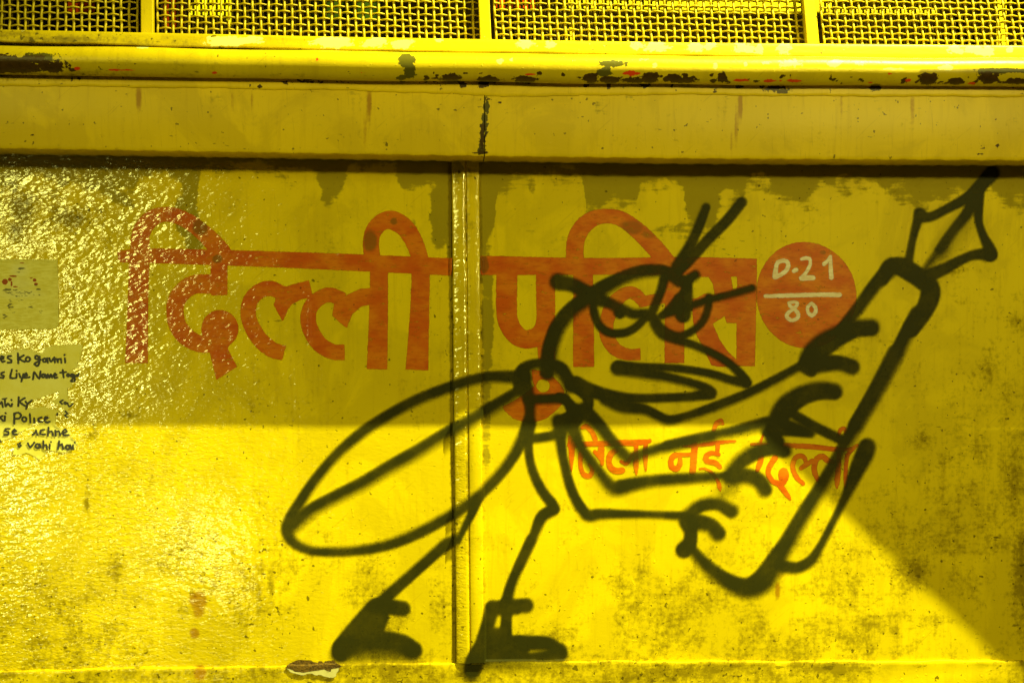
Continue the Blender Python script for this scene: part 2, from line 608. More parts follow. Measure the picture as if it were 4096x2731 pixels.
def ell(px, py, lst, k=1.1):
    v = np.zeros_like(px)
    for e in lst:
        cx, cy, rx, ry = e[:4]
        s = e[4] if len(e) > 4 else 1.0
        r = np.sqrt(((px - cx) / rx) ** 2 + ((py - cy) / ry) ** 2)
        v = np.maximum(v, s * np.clip(0.5 + (1 - r) * k, 0, 1))
    return v


KH_LINE = np.array([(-600, 780), (0, 755), (150, 700), (260, 722), (330, 742), (400, 772), (470, 806), (530, 822),
                    (548, 760), (560, 720), (610, 702), (680, 684), (720, 700), (738, 790), (790, 800), (800, 690),
                    (830, 668), (1000, 655), (1240, 665), (1270, 720), (1292, 790), (1348, 800), (1385, 720),
                    (1400, 668), (1580, 668), (1615, 750), (1660, 750), (1700, 728), (1755, 760), (1775, 900),
                    (1790, 1050), (1807, 1080), (1918, 1150), (1945, 1000), (1975, 900), (1990, 760), (2080, 716), (2180, 690),
                    (2330, 690), (2345, 820), (2400, 800), (2500, 830), (2545, 830), (2560, 750), (2600, 725), (2730, 725),
                    (2750, 850), (2790, 930), (2850, 890), (2900, 770), (2970, 780), (2985, 725), (3040, 705),
                    (3100, 770), (3200, 805), (3300, 745), (3380, 735), (3480, 742), (3560, 745), (3640, 770),
                    (3700, 835), (3740, 800), (3900, 745), (3960, 765), (4096, 800), (4700, 800)], float)
KH_BLOBS = [(745, 860, 45, 110), (775, 950, 40, 70), (1760, 860, 40, 150), (1950, 1250, 26, 330, .8),
            (1945, 1700, 22, 300, .62), (2660, 930, 120, 60, .5), (2130, 745, 20, 50, .7), (1645, 900, 26, 70, .55)]
DIRT_L = [(3700, 1760, 120, 80, .55), (3900, 1800, 150, 160, .55), (3780, 2170, 190, 110, .62), (3640, 2290, 110, 90, .8),
          (3860, 2330, 130, 130, .55), (4060, 1900, 90, 260, .7), (4090, 2300, 55, 260, .9), (3960, 1480, 80, 120, .62),
          (4060, 1290, 50, 50, .7), (3820, 1080, 90, 26, .6), (200, 2330, 280, 150, .55), (90, 2470, 160, 130, .6),
          (655, 2255, 60, 60, .62), (465, 2270, 45, 70, .8), (600, 2240, 60, 90, .5), (520, 2380, 130, 90, .5),
          (1765, 2430, 70, 150, .6), (2960, 2370, 330, 120, .45), (2560, 2290, 45, 90, .7), (3080, 2240, 60, 140, .5),
          (2350, 2390, 250, 160, .35), (880, 2280, 120, 70, .5), (1085, 2330, 22, 90, .85), (345, 2010, 16, 80, .8),
          (370, 1740, 40, 40, .7), (90, 830, 90, 90, .85), (290, 875, 140, 60, .85), (60, 920, 60, 50, .8), (430, 960, 60, 40, .6), (210, 780, 90, 30, .6), (150, 1010, 60, 30, .5), (520, 1660, 50, 22, .75),
          (860, 2150, 60, 40, .5), (3300, 2560, 90, 40, .6), (3180, 2370, 40, 60, .55), (700, 2600, 600, 60, .42),
          (2760, 2560, 400, 60, .38), (180, 2570, 240, 60, .62), (300, 1200, 70, 70, .4), (2680, 2320, 50, 90, .5)]
BROWN_L = [(792, 2400, 42, 45, .95), (795, 2440, 30, 40, .8), (778, 2530, 24, 26, .9), (800, 2690, 30, 40, .9),
           (3110, 2360, 14, 40, .9), (3120, 2300, 20, 20, .6), (2640, 1420, 6, 6, .9), (2700, 2600, 90, 30, .4)]


def panel_attrs(P):
    px, py = proj(P)
    line = np.interp(px, KH_LINE[:, 0], KH_LINE[:, 1])
    kh = np.clip(0.5 + (line + 14 + 90 * (fbm(px / 60.0, py / 45.0, 5) - 0.5) - py) / 170.0, 0, 1)
    kh = np.maximum(kh, ell(px, py, KH_BLOBS))
    kh = np.maximum(kh, 0.13 * smooth(1500, 700, py) + 0.05 * smooth(1700, 1500, py))
    d = ell(px, py, DIRT_L, 0.55)
    wx = px + 170 * (fbm(px / 140.0, py / 150.0, 43, 5) - 0.5) + 0.45 * py
    wy = py + 170 * (fbm(px / 150.0 + 9, py / 140.0, 45, 5) - 0.5) - 0.35 * px
    big = smooth(0.38, 0.66, 0.6 * fbm(wx / 300.0, wy / 250.0, 41, 5) + 0.4 * fbm(wx / 90.0, wy / 80.0, 47, 4))
    d = np.maximum(d, 0.18 + 0.14 * big + 0.25 * smooth(1850, 2500, py) * big + 0.12 * smooth(3200, 3900, px) * smooth(900, 1500, py))
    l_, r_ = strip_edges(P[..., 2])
    d = np.maximum(d, 1.15 * np.exp(-((P[..., 0] - l_ + 0.003) / 0.0035) ** 2) + 0.5 * np.exp(-((P[..., 0] - r_ - 0.002) / 0.004) ** 2))  # left term paints in the strip's cast shadow with joint grime; right is grime
    return dict(khaki=kh, dirt_shade=d, brown=ell(px, py, BROWN_L), amp=amp_field(px, py), gloss=gloss_field(px, py))


# ------------------------------------------------------------------ the barricade
X0, X1 = -0.22, 1.78
barricade = thing("police_barricade",
                  "yellow painted steel police barricade with mesh screen, red lettering and black spray graffiti",
                  "barricade", (0.75, 0.0, -0.35))


def sheet(name, xa, xb, za, zb, step, attr_fn, mat, xl=None, xr=None):
    zs = np.linspace(za, zb, int((zb - za) / step) + 1)
    u = np.linspace(0, 1, int((xb - xa) / step) + 1)
    Z, U = np.meshgrid(zs, u, indexing='ij')
    L = xa if xl is None else xl(Z)
    Rr = xb if xr is None else xr(Z)
    X = L + (Rr - L) * U
    P = np.stack([X, -dents(X, Z), Z], -1)
    at = attr_fn(P)
    return part(name, mesh_np(P.reshape(-1, 3), grid_faces(*Z.shape), at), mat, barricade)


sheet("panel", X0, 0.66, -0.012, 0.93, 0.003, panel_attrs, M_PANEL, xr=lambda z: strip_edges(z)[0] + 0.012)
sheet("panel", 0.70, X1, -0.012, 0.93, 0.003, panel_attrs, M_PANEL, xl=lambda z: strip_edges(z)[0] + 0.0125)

# joint strip: rounded left limb, groove, flat right limb
zs = np.linspace(-0.02, 0.90, 320)
prof = [(0.0, -0.004), (0.0, 0.0034), (0.0006, 0.0043), (0.002, 0.0049), (0.005, 0.0056), (0.009, 0.0063), (0.014, 0.0068),
        (0.0188, 0.0070), (0.0194, 0.0064), (0.0196, 0.0036), (0.0214, 0.0036), (0.0217, 0.0066), (0.0224, 0.0070),
        (0.030, 0.0070), (0.0385, 0.0070), (0.0394, 0.0066), (0.0398, 0.0058), (0.0398, -0.004)]
sec = []
for z in zs:
    if z < kick_top(0.67) - 0.0005:
        z = kick_top(0.67) - 0.0005
    l, r = strip_edges(z)
    k = (r - l) / 0.0398
    sec.append([(l + a * k, -(b + 0.0002 * math.sin(z * 60)), z) for a, b in prof])
sec = np.array(sec)
v, f = loft(sec)
px, py = proj(v)
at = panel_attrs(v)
at["amp"] = np.clip(0.75 - 0.4 * smooth(1855, 1880, px), 0.2, 1)
at["gloss"] = (0.9 - 0.75 * smooth(1855, 1872, px)) * (0.35 + 0.65 * smooth(2100, 1500, px * 0 + py)) * (0.5 + 0.9 * fbm(px / 8.0, py / 14.0, 77))
at["khaki"] = ell(px, py, [(1830, 690, 30, 60, .7), (1890, 690, 30, 50, .55)]) * 0.9
at["dirt_shade"] = np.maximum(at["dirt_shade"], ell(px, py, [(1865, 900, 12, 200, .7), (1895, 905, 26, 26, .55), (1870, 2000, 6, 700, .8)], .5))
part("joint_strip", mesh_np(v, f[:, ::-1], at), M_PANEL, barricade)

# kick plate folded out along the bottom
xs = np.linspace(X0, X1, 760)
kp = []
for x in xs:
    zt = float(kick_top(x))
    w = 0.0004 * math.sin(x * 53) + 0.0003 * math.sin(x * 131)
    kp.append([(x, 0.004, zt), (x, -0.0015, zt + 0.0002), (x, -0.0030 - w, zt - 0.0006), (x, -0.0036 - w, zt - 0.0022),
               (x, -0.0034, zt - 0.006)] +
              [(x, -0.0034 - 0.0006 * math.sin(x * 21 + q), zt - 0.006 - 0.008 * q) for q in range(1, 12)] +
              [(x, -0.0034, -0.35), (x, 0.03, -0.35)])
v, f = loft(kp)
at = panel_attrs(v)
px, py = proj(v)
at["khaki"] = np.zeros(len(v))
at["dirt_shade"] = 0.40 + 0.30 * fbm(px / 150, py / 60, 11) + ell(px, py, [(1500, 2690, 160, 40, .3), (3350, 2670, 130, 16, .5), (2650, 2690, 200, 30, .3)], .5)
at["dirt_shade"] *= 1 - 0.55 * smooth(3300, 3700, px) * smooth(4050, 3900, px)
at["amp"] = np.full(len(v), 0.22)
part("kick_plate", mesh_np(v, f[:, ::-1], at), M_PANEL, barricade)


def line(pts):
    a = np.array(pts, float)
    return lambda x: np.interp(x, a[:, 0], a[:, 1])


RAIL_T = line([(-600, 106), (0, 119), (1400, 149), (2725, 171), (4096, 183), (4700, 187)])
RAIL_B = line([(-600, 156), (0, 164), (350, 173), (600, 182), (1400, 200), (2750, 221), (4096, 234), (4700, 239)])
PIPE_T = line([(-600, 173), (0, 184), (600, 193), (1400, 209), (2740, 230), (4096, 242), (4700, 246)])
PIPE_B = line([(-600, 290), (0, 298), (1400, 319), (2750, 334), (4096, 339), (4700, 341)])
LIP_B = line([(-600, 336), (0, 342), (700, 350), (1400, 361), (1700, 371), (1960, 383), (2200, 385), (2500, 379), (2750, 378),
              (3200, 384), (4096, 387), (4700, 388)])
APRON_B = line([(-600, 578), (0, 590), (1400, 613), (1925, 621), (2750, 631), (3400, 635), (4096, 638), (4700, 640)])

D_PIPE, R_PIPE = 0.131, 0.0195
D_LIP, D_AT, D_AB = 0.113, 0.111, 0.104
CHIP_DARK = [(1805, 314, 48, 16), (1950, 320, 56, 13), (2100, 318, 50, 13), (2365, 315, 36, 20), (2440, 318, 50, 16, .9), (2530, 322, 60, 12, .9),
             (2600, 312, 36, 22), (2700, 315, 46, 18), (2740, 322, 45, 14), (2890, 312, 22, 22), (3715, 316, 44, 24), (3822, 326, 38, 14),
             (3960, 312, 46, 26), (4060, 326, 50, 12), (2580, 352, 26, 10, .9), (2957, 351, 26, 11), (3105, 359, 64, 15), (3504, 354, 28, 14),
             (1850, 344, 18, 7, .9), (1935, 345, 22, 5, .8), (60, 250, 150, 30, .95), (200, 262, 66, 30, .9), (40, 280, 220, 14, .9),
             (1900, 395, 30, 6, .7), (1250, 330, 200, 4, .6), (290, 282, 14, 8, .9)]
_cr = np.random.default_rng(5)
for _i in range(64):
    _x = _cr.uniform(1700, 4090)
    _yb = np.interp(_x, [0, 1400, 2750, 4096], [298, 319, 334, 339])
    CHIP_DARK.append((_x, _yb - _cr.uniform(2, 34) ** 1.0, _cr.uniform(4, 17), _cr.uniform(3, 8), 0.85))
for _i in range(26):
    _x = _cr.uniform(0, 4090)
    _yb = np.interp(_x, [0, 1400, 2750, 4096], [320, 342, 356, 362])
    CHIP_DARK.append((_x, _yb + _cr.uniform(-12, 14), _cr.uniform(4, 14), _cr.uniform(3, 6), 0.8))
CHIP_OLIVE = [(1625, 245, 36, 26), (1640, 285, 24, 30), (1610, 312, 28, 12, .9), (2450, 255, 56, 14), (2420, 290, 34, 22, .9), (4010, 283, 110, 11),
              (3960, 300, 50, 20, .8), (150, 245, 120, 36, .85), (75, 228, 80, 8, .7)]
CHIP_RED = [(2530, 293, 34, 9), (2960, 322, 32, 6), (3080, 323, 40, 7), (3180, 324, 32, 6), (480, 281, 48, 5), (308, 275, 14, 5), (858, 291, 12, 5),
            (3632, 322, 10, 7), (3550, 298, 40, 4, .8), (3480, 330, 10, 5), (3890, 334, 14, 5), (1268, 237, 6, 4), (1455, 293, 14, 4, .8), (2120, 300, 24, 4, .8)]
CHIP_WHITE = [(3160, 254, 44, 16), (3340, 255, 28, 14), (3065, 252, 18, 8), (3445, 256, 22, 12), (3580, 276, 46, 6), (3786, 272, 26, 10), (2862, 262, 10, 12, .8),
              (2985, 256, 8, 12, .8), (2000, 244, 14, 9), (2044, 242, 10, 8), (2620, 262, 10, 10), (575, 189, 24, 5), (2590, 240, 60, 4, .7),
              (900, 166, 90, 20), (1000, 162, 60, 14), (1330, 168, 80, 22), (1500, 172, 50, 20, .95), (1610, 176, 46, 18), (1760, 164, 18, 8),
              (2103, 176, 36, 18), (2200, 178, 24, 14), (2545, 184, 26, 16), (2630, 190, 44, 24, .9), (2780, 190, 40, 18), (2840, 182, 30, 12),
              (2975, 192, 46, 18), (3038, 198, 16, 20), (3140, 196, 30, 20), (3820, 200, 30, 18), (3900, 202, 40, 16), (3950, 206, 28, 18), (4040, 198, 16, 12), (80, 132, 26, 12, .5)]


def trim_attrs(v):
    px, py = proj(v)
    return dict(dark=ell(px, py, CHIP_DARK, 1.0), olive=ell(px, py, CHIP_OLIVE, 1.0), red=ell(px, py, CHIP_RED, 0.9),
                white=ell(px, py, CHIP_WHITE, 0.7), khaki=np.zeros(len(v)),
                dirt_shade=0.12 + ell(px, py, [(230, 158, 220, 14, .85), (60, 135, 120, 20, .7), (500, 165, 700, 26, .42), (700, 250, 1200, 30, .25), (900, 300, 600, 10, .35), (200, 300, 300, 26, .6)], .5),
                brown=ell(px, py, [(2720, 324, 70, 8, .7), (1950, 325, 100, 8, .8)], .6), amp=np.full(len(v), 0.35))


PXS = np.arange(-560, 4660, 8.0)


def ribbon(name, rows, mat, attr_fn, flip=False, label=None):
    """rows: list of (line function in px, depth, extra px offset array or 0) from top to bottom; a swept sheet profile"""
    S = np.stack([unproj(PXS, fn(PXS) + off, dep) for fn, dep, off in rows], 1)
    v, f = loft(S)
    if flip:
        f = f[:, ::-1]
    return part(name, mesh_np(v, f, attr_fn(v)), mat, barricade, label)


# bottom rail of the screen frame (front face, top and underside)
wob = 1.2 * np.sin(PXS * 0.011) + 0.8 * np.sin(PXS * 0.031)
S = []
for x, wv in zip(PXS, wob):
    t_ = unproj(x, RAIL_T(x), 0.127); b_ = unproj(x, RAIL_B(x) + wv, 0.132)
    up = np.array([0, 0, 1.0])
    S.append([t_ + (0, 0.050, 0.0004), t_ + (0, 0.0022, 0.0004), t_ + (0, 0.0006, 0.0), t_ * 0.9 + b_ * 0.1, t_ * 0.7 + b_ * 0.3, t_ * 0.5 + b_ * 0.5,
              t_ * 0.3 + b_ * 0.7, t_ * 0.08 + b_ * 0.92, b_ + (0, 0.0006, 0), b_ + (0, 0.003, -0.0006), b_ + (0, 0.054, -0.0006)])
v, f = loft(S)
part("bottom_rail", mesh_np(v, f[:, ::-1], trim_attrs(v)), M_TRIM, barricade)

# round rail
cen = np.stack([unproj(x, (PIPE_T(x) + PIPE_B(x)) / 2 + 1.0 * math.sin(x * 0.009), D_PIPE) for x in np.arange(-560, 4660, 7.0)])
NS = 40
ang = np.arange(NS) / NS * 2 * math.pi
rr = R_PIPE * (1 + 0.02 * np.sin(np.arange(len(cen)) * 0.05))[:, None]
pp = np.stack([np.repeat(cen[:, 0:1], NS, 1), cen[:, 1:2] - rr * np.cos(ang), cen[:, 2:3] + rr * np.sin(ang)], -1)
v, f = loft(pp, close=True)
part("round_rail", mesh_np(v, f, trim_attrs(v)), M_TRIM, barricade)

# folded lip under the rail, and the ledge behind it
lipw = 1.6 * np.sin(PXS * 0.013) + 1.1 * np.sin(PXS * 0.047 + 1) + 0.8 * np.sin(PXS * 0.11)
S = []
for x, wv in zip(PXS, lipw):
    a = unproj(x, PIPE_B(x) - 8, D_LIP + 0.001); b = unproj(x, LIP_B(x) + wv, D_LIP)
    c = unproj(x, LIP_B(x) + wv, D_AT - 0.002)
    S.append([a + (0, 0.07, 0.002), a + (0, 0.002, 0.0012), a, a * 0.6 + b * 0.4, a * 0.2 + b * 0.8, b, b + (0, 0.0006, -0.0004), c])
v, f = loft(S)
part("folded_lip", mesh_np(v, f[:, ::-1], trim_attrs(v)), M_APRON, barricade)


def apron_attrs(v):
    px, py = proj(v)
    streaks = [(555, 390, 9, 45, .9), (1477, 410, 8, 70, .8), (1460, 520, 6, 80, .6), (930, 400, 5, 50, .6), (1008, 400, 5, 50, .6),
               (2962, 420, 7, 60, .9), (2945, 500, 6, 80, .7), (3365, 420, 6, 60, .6), (3650, 430, 8, 80, .65), (2925, 570, 6, 50, .6), (240, 380, 5, 60, .5)]
    return dict(dark=ell(px, py, [(1930, 555, 16, 50, .85), (1920, 612, 60, 6, .8), (1945, 400, 34, 6, .7), (3930, 592, 16, 8, .8), (3920, 618, 14, 7, .8),
                                  (3992, 583, 9, 9, .85), (3980, 477, 7, 6, .8), (130, 470, 6, 8, .7), (130, 540, 8, 6, .6), (1995, 410, 14, 6, .6)], 0.8),
                olive=ell(px, py, [(1945, 440, 14, 50, .9), (1936, 510, 14, 60, .95), (1925, 600, 20, 30, .8)], 0.8),
                white=np.zeros(len(v)), red=np.zeros(len(v)), khaki=0.02 + 0.26 * fbm(px / 300.0, py / 120.0, 23) * smooth(600, 400, py),  # khaki deepens towards the top: dust and painted-in shade below the round rail
                dirt_shade=0.06 + 0.26 * fbm(px / 220.0, py / 120.0, 29), brown=1.15 * ell(px, py, [(a, b, c * 1.5, d * 1.3, e) for a, b, c, d, e in streaks], .7), amp=np.full(len(v), 0.3))


def apron(xa, xb):
    xs_ = np.arange(xa, xb + 1, 8.0)
    S = []
    for x in xs_:
        jag = 1.2 * math.sin(x * 0.05) + 0.8 * math.sin(x * 0.13)
        a = unproj(x, LIP_B(x) - 14, D_AT); b = unproj(x, APRON_B(x) + jag, D_AB)
        row = [a * (1 - t) + b * t + np.array([0, -0.0035 * math.sin(math.pi * t), 0]) for t in np.linspace(0, 1, 26)]
        S.append([a + (0, 0.02, 0)] + row + [b + (0, 0.0012, -0.0012), b + (0, 0.004, -0.0014), b + (0, 0.11, 0.004)])
    v, f = loft(S)
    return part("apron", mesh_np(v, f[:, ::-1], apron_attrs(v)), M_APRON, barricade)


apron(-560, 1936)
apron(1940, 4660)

# screen uprights
LEAN = math.tan(math.radians(9.8))
UPV = np.array([-0.047, LEAN, 1.0])
UPV_N = UPV / np.linalg.norm(UPV)
NRM = np.array([0.0, -1.0, LEAN]); NRM /= np.linalg.norm(NRM)
TOP_LEN = 0.22
uprights = [(563, 612, 139), (1921, 1966, 160), (3230, 3279, 179)]
for a, b, y in uprights:
    p0 = unproj(a, y + 6, 0.115); p1 = unproj(b, y + 6, 0.115)
    q = [p0, p1, p1 - NRM * 0.012, p0 - NRM * 0.012]
    S = [[c + UPV_N * s for c in q] for s in np.linspace(-0.004, TOP_LEN, 60)]
    v, f = loft(S, close=True)
    o = part("upright", mesh_np(v, f, trim_attrs(v), False), M_TRIM, barricade)
    bevel(o, 0.0012)
# crown rail closing the screen above
c0 = unproj(-560, 110, 0.115) + UPV_N * TOP_LEN; c1 = unproj(4660, 190, 0.115) + UPV_N * TOP_LEN
q = [NRM * 0.002, NRM * 0.002 + UPV_N * 0.03, -NRM * 0.03 + UPV_N * 0.03, -NRM * 0.03]
S = [[c0 * (1 - t) + c1 * t + k for k in q] for t in np.linspace(0, 1, 50)]
v, f = loft(S, close=True)
part("top_rail", mesh_np(v, f[:, ::-1], trim_attrs(v), False), M_TRIM, barricade)

# woven wire screens, one per bay, in two layers
PITCH_X = 31.0 * 0.000352
PITCH_Z = 26.6 * 0.000352


def weave(xa_px, xb_px, depth, mat, shift=0.0, label=None):
    pa = unproj(xa_px, RAIL_T(xa_px) + 8, depth); pb = unproj(xb_px, RAIL_T(xb_px) + 8, depth)
    ax = (pb - pa); L = np.linalg.norm(ax); ax = ax / L
    nx = int(L / PITCH_X)
    nz = int(TOP_LEN / PITCH_Z)
    sub = 6
    # verticals
    iv = np.arange(nx + 1)
    s = np.arange(nz * sub + 1) / sub
    Sg, Ig = np.meshgrid(s, iv)
    ph = np.cos(math.pi * (Sg + Ig))
    jit = (rng.random(nx + 1) - 0.5)[:, None] * 0.0009
    Pv = (pa + ax * ((Ig + 0.5 + shift) * PITCH_X + jit + 0.0004 * np.sin(Sg * 0.9 + Ig))[..., None]
          + UPV_N * (Sg * PITCH_Z - 0.003)[..., None] + NRM * (-0.0011 * ph)[..., None])
    # horizontals
    jh = np.arange(nz + 1)
    s2 = np.arange(nx * sub + 1) / sub
    S2, J2 = np.meshgrid(s2, jh)
    ph2 = np.cos(math.pi * (S2 + J2))
    sag = 0.0005 * np.sin(S2 * 0.21 + J2)
    Ph = (pa + ax * ((S2 + 0.5 + shift) * PITCH_X)[..., None] + UPV_N * (J2 * PITCH_Z - 0.003 + 0.35 * PITCH_Z + sag)[..., None]
          + NRM * (0.0021 * ph2)[..., None])
    v, f = join([tubes(Pv, 0.00175, 8), tubes(Ph, 0.00125, 6)])
    part("wire_mesh", mesh_np(v, f), mat, barricade, label)


bays = [(-560, 560), (615, 1918), (1968, 3227), (3282, 4660)]
for a, b in bays:
    weave(a, b, 0.098, M_WIRE)
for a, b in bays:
    weave(a + 8, b - 8, 0.062, M_WIRE_FAR, 0.35, "inner layer of woven wire mesh, shade painted into its colour")

# ------------------------------------------------------------------ painted layers: distance fields on a fine sheet grid
class Layer:
    def __init__(self, x0, y0, x1, y1, step):
        a = unproj(x0, y1, 0); b = unproj(x1, y0, 0)
        self.xs = np.arange(a[0], b[0], step)
        self.zs = np.arange(a[2], b[2], step)
        Z, X = np.meshgrid(self.zs, self.xs, indexing='ij')
        self.X, self.Z = X, Z
        P = np.stack([X, np.zeros_like(X), Z], -1)
        self.px, self.py = proj(P)
        self.sd = np.full(X.shape, 99.0)
        self.a = np.zeros(X.shape)
        self.s = step
        self.pxs = step * F_PX / DIST

    def win(self, x0, y0, x1, y1):
        a = unproj(x0 - 4, y1 + 4, 0); b = unproj(x1 + 4, y0 - 4, 0)
        i0 = max(0, int((a[2] - self.zs[0]) / self.s) - 2); i1 = min(len(self.zs), int((b[2] - self.zs[0]) / self.s) + 3)
        j0 = max(0, int((a[0] - self.xs[0]) / self.s) - 2); j1 = min(len(self.xs), int((b[0] - self.xs[0]) / self.s) + 3)
        return slice(i0, max(i0, i1)), slice(j0, max(j0, j1))

    def field(self, c, pad, butt=False):
        """signed distance to a stroke with varying width and the side on which each point lies"""
        m = c[:, 2].max() / 2 + pad
        w = self.win(c[:, 0].min() - m, c[:, 1].min() - m, c[:, 0].max() + m, c[:, 1].max() + m)
        X = self.px[w]; Y = self.py[w]
        D = np.full(X.shape, 1e3); Sd = np.zeros(X.shape)
        n = len(c) - 1
        for i in range(n):
            ax, ay, aw = c[i]; bx, by, bw = c[i + 1]
            r = max(aw, bw) / 2 + pad
            x0, x1 = min(ax, bx) - r, max(ax, bx) + r
            y0, y1 = min(ay, by) - r, max(ay, by) + r
            k = self.win(x0, y0, x1, y1)
            ii = slice(max(k[0].start, w[0].start) - w[0].start, max(0, min(k[0].stop, w[0].stop) - w[0].start))
            jj = slice(max(k[1].start, w[1].start) - w[1].start, max(0, min(k[1].stop, w[1].stop) - w[1].start))
            x = X[ii, jj]; y = Y[ii, jj]
            if x.size == 0:
                continue
            dx, dy = bx - ax, by - ay
            L = math.hypot(dx, dy) + 1e-9
            t = ((x - ax) * dx + (y - ay) * dy) / (L * L)
            tc = np.clip(t, 0, 1)
            rad = (aw + (bw - aw) * tc) / 2
            cr = ((x - ax) * -dy + (y - ay) * dx) / L
            d = np.hypot(x - ax - tc * dx, y - ay - tc * dy) - rad
            u = d < D[ii, jj]
            D[ii, jj] = np.where(u, d, D[ii, jj])
            Sd[ii, jj] = np.where(u, cr / np.maximum(rad, 1), Sd[ii, jj])
        if butt:                               # flat brush ends instead of round ones
            for e, k in ((c[0], c[min(2, n)]), (c[-1], c[max(-3, -n - 1)])):
                dx, dy = e[0] - k[0], e[1] - k[1]
                L = math.hypot(dx, dy) + 1e-9
                s_ = ((X - e[0]) * dx + (Y - e[1]) * dy) / L
                near = np.hypot(X - e[0], Y - e[1]) < e[2] * 0.5 + pad
                D = np.where(near, np.maximum(D, s_), D)
        return w, D, Sd

    def spray(self, crop, pts, soft=(11, 11), op=0.975):
        c = catmull(to_px(crop, pts))
        w, D, S = self.field(c, max(soft))
        f = 0.5 + 0.5 * np.clip(S, -1, 1)
        s = 1.25 * (soft[0] * (1 - f) + soft[1] * f)
        a = op * smooth(0.58, -0.58, (D + 5.5) / s)
        self.a[w] = 1 - (1 - self.a[w]) * (1 - a)

    def stroke(self, crop, pts, butt=True):
        c = catmull(to_px(crop, pts), 7.0)
        w, D, _ = self.field(c, 14, butt)
        self.sd[w] = np.minimum(self.sd[w], D)

    def poly(self, crop, pts, cut=False, ret=False):
        a = to_px(crop, pts)
        w = self.win(a[:, 0].min() - 14, a[:, 1].min() - 14, a[:, 0].max() + 14, a[:, 1].max() + 14)
        x = self.px[w]; y = self.py[w]
        D = np.full(x.shape, 1e3); ins = np.zeros(x.shape, bool)
        for i in range(len(a)):
            ax, ay = a[i]; bx, by = a[(i + 1) % len(a)]
            dx, dy = bx - ax, by - ay
            t = np.clip(((x - ax) * dx + (y - ay) * dy) / (dx * dx + dy * dy + 1e-9), 0, 1)
            D = np.minimum(D, np.hypot(x - ax - t * dx, y - ay - t * dy))
            if abs(dy) > 1e-9:
                ins ^= ((ay > y) != (by > y)) & (x < dx * (y - ay) / dy + ax)
        sd = np.where(ins, -D, D)
        self.sd[w] = np.maximum(self.sd[w], -sd) if cut else np.minimum(self.sd[w], sd)

    def ellipse(self, crop, cx, cy, rx, ry, cut=False):
        th = np.linspace(0, 2 * math.pi, 73)[:-1]
        self.poly(crop, np.stack([cx + rx * np.cos(th), cy + ry * np.sin(th)], -1), cut)

    def build(self, name, mat, parent, offset, use_alpha=False, label=None, extra=None, height=None):
        if use_alpha:
            val = self.a
            keep = np.maximum.reduce([val[:-1, :-1], val[1:, :-1], val[:-1, 1:], val[1:, 1:]]) > 0.06
        else:
            val = self.sd
            keep = np.minimum.reduce([val[:-1, :-1], val[1:, :-1], val[:-1, 1:], val[1:, 1:]]) < 3.5
        h = surf(self.X, self.Z) if height is None else height
        hp = np.pad(h, 1, mode='edge')
        hm = np.maximum.reduce([hp[1 + a:1 + a + h.shape[0], 1 + b:1 + b + h.shape[1]] for a in (-1, 0, 1) for b in (-1, 0, 1)])
        V = np.stack([self.X, -(np.maximum(h, hm - 0.0) + offset), self.Z], -1).reshape(-1, 3)
        F = grid_faces(*self.X.shape, keep=keep)
        at = {"a": self.a, "sd": np.clip(self.sd, -40, 40), "amp": amp_field(self.px, self.py), "gloss": gloss_field(self.px, self.py)}
        if extra:
            at.update(extra(self.px, self.py))
        V, F, at = compact(V, F, at)
        return part(name, mesh_np(V, F, at), mat, parent, label)


def red_extra(px, py):
    return {"khaki": ell(px, py, [(800, 905, 40, 40, .9), (870, 1036, 26, 22, .8), (1480, 960, 40, 60, .8), (1575, 885, 20, 20, .7),
                                  (1935, 1060, 26, 40, .95), (2530, 910, 70, 40, .7), (2600, 930, 50, 40, .6)], 1.0)}


# --- first word
L = Layer(430, 800, 1812, 1545, 0.0014)
S = lambda pts, b=True: L.stroke('C4', pts, b)
S([(230, 1257, 142), (238, 900, 128), (245, 640, 126), (250, 520, 118), (262, 430, 112), (320, 355, 105), (400, 326, 92), (480, 336, 95),
   (570, 380, 100), (660, 452, 106), (740, 535, 116), (790, 600, 110)])
S([(112, 590, 70), (180, 588, 80), (350, 586, 92), (1000, 605, 98), (1600, 628, 105), (2206, 655, 108)])
S([(747, 620, 104), (748, 832, 104)])
S([(798, 766, 128), (700, 763, 120), (600, 764, 118), (535, 795, 115), (485, 855, 110), (470, 930, 108), (487, 1020, 110), (545, 1095, 112),
   (630, 1140, 100), (700, 1150, 80)])
L.ellipse('C4', 752, 1043, 116, 118)
L.poly('C4', [(660, 1130), (830, 1120), (800, 1165), (860, 1280), (730, 1362), (690, 1200)])
S([(1155, 1195, 92), (1070, 1168, 100), (985, 1085, 100), (932, 970, 96), (945, 865, 95), (1005, 805, 94), (1075, 790, 94), (1135, 812, 80)])
L.poly('C4', [(1080, 760), (1120, 765), (1170, 778), (1240, 755), (1310, 740), (1325, 790), (1336, 847), (1270, 856), (1210, 885), (1180, 920),
              (1165, 960), (1145, 993), (1110, 930), (1090, 890), (1105, 850), (1075, 838)])
S([(1535, 1190, 96), (1455, 1185, 96), (1375, 1135, 100), (1322, 1050, 100), (1306, 970, 96), (1330, 895, 95), (1390, 843, 92), (1450, 832, 92), (1530, 860, 84)])
L.poly('C4', [(1470, 885), (1560, 825), (1640, 790), (1700, 788), (1702, 890), (1640, 902), (1585, 950), (1562, 1000), (1550, 1038), (1500, 1000), (1457, 960)])
S([(1750, 640, 110), (1748, 900, 116), (1738, 1295, 128)])
S([(1712, 620, 100), (1699, 500, 100), (1722, 420, 102), (1775, 370, 108), (1835, 363, 118), (1905, 402, 116), (1958, 475, 112), (1995, 565, 106),
   (2010, 660, 112), (2006, 900, 118), (1988, 1300, 142)])
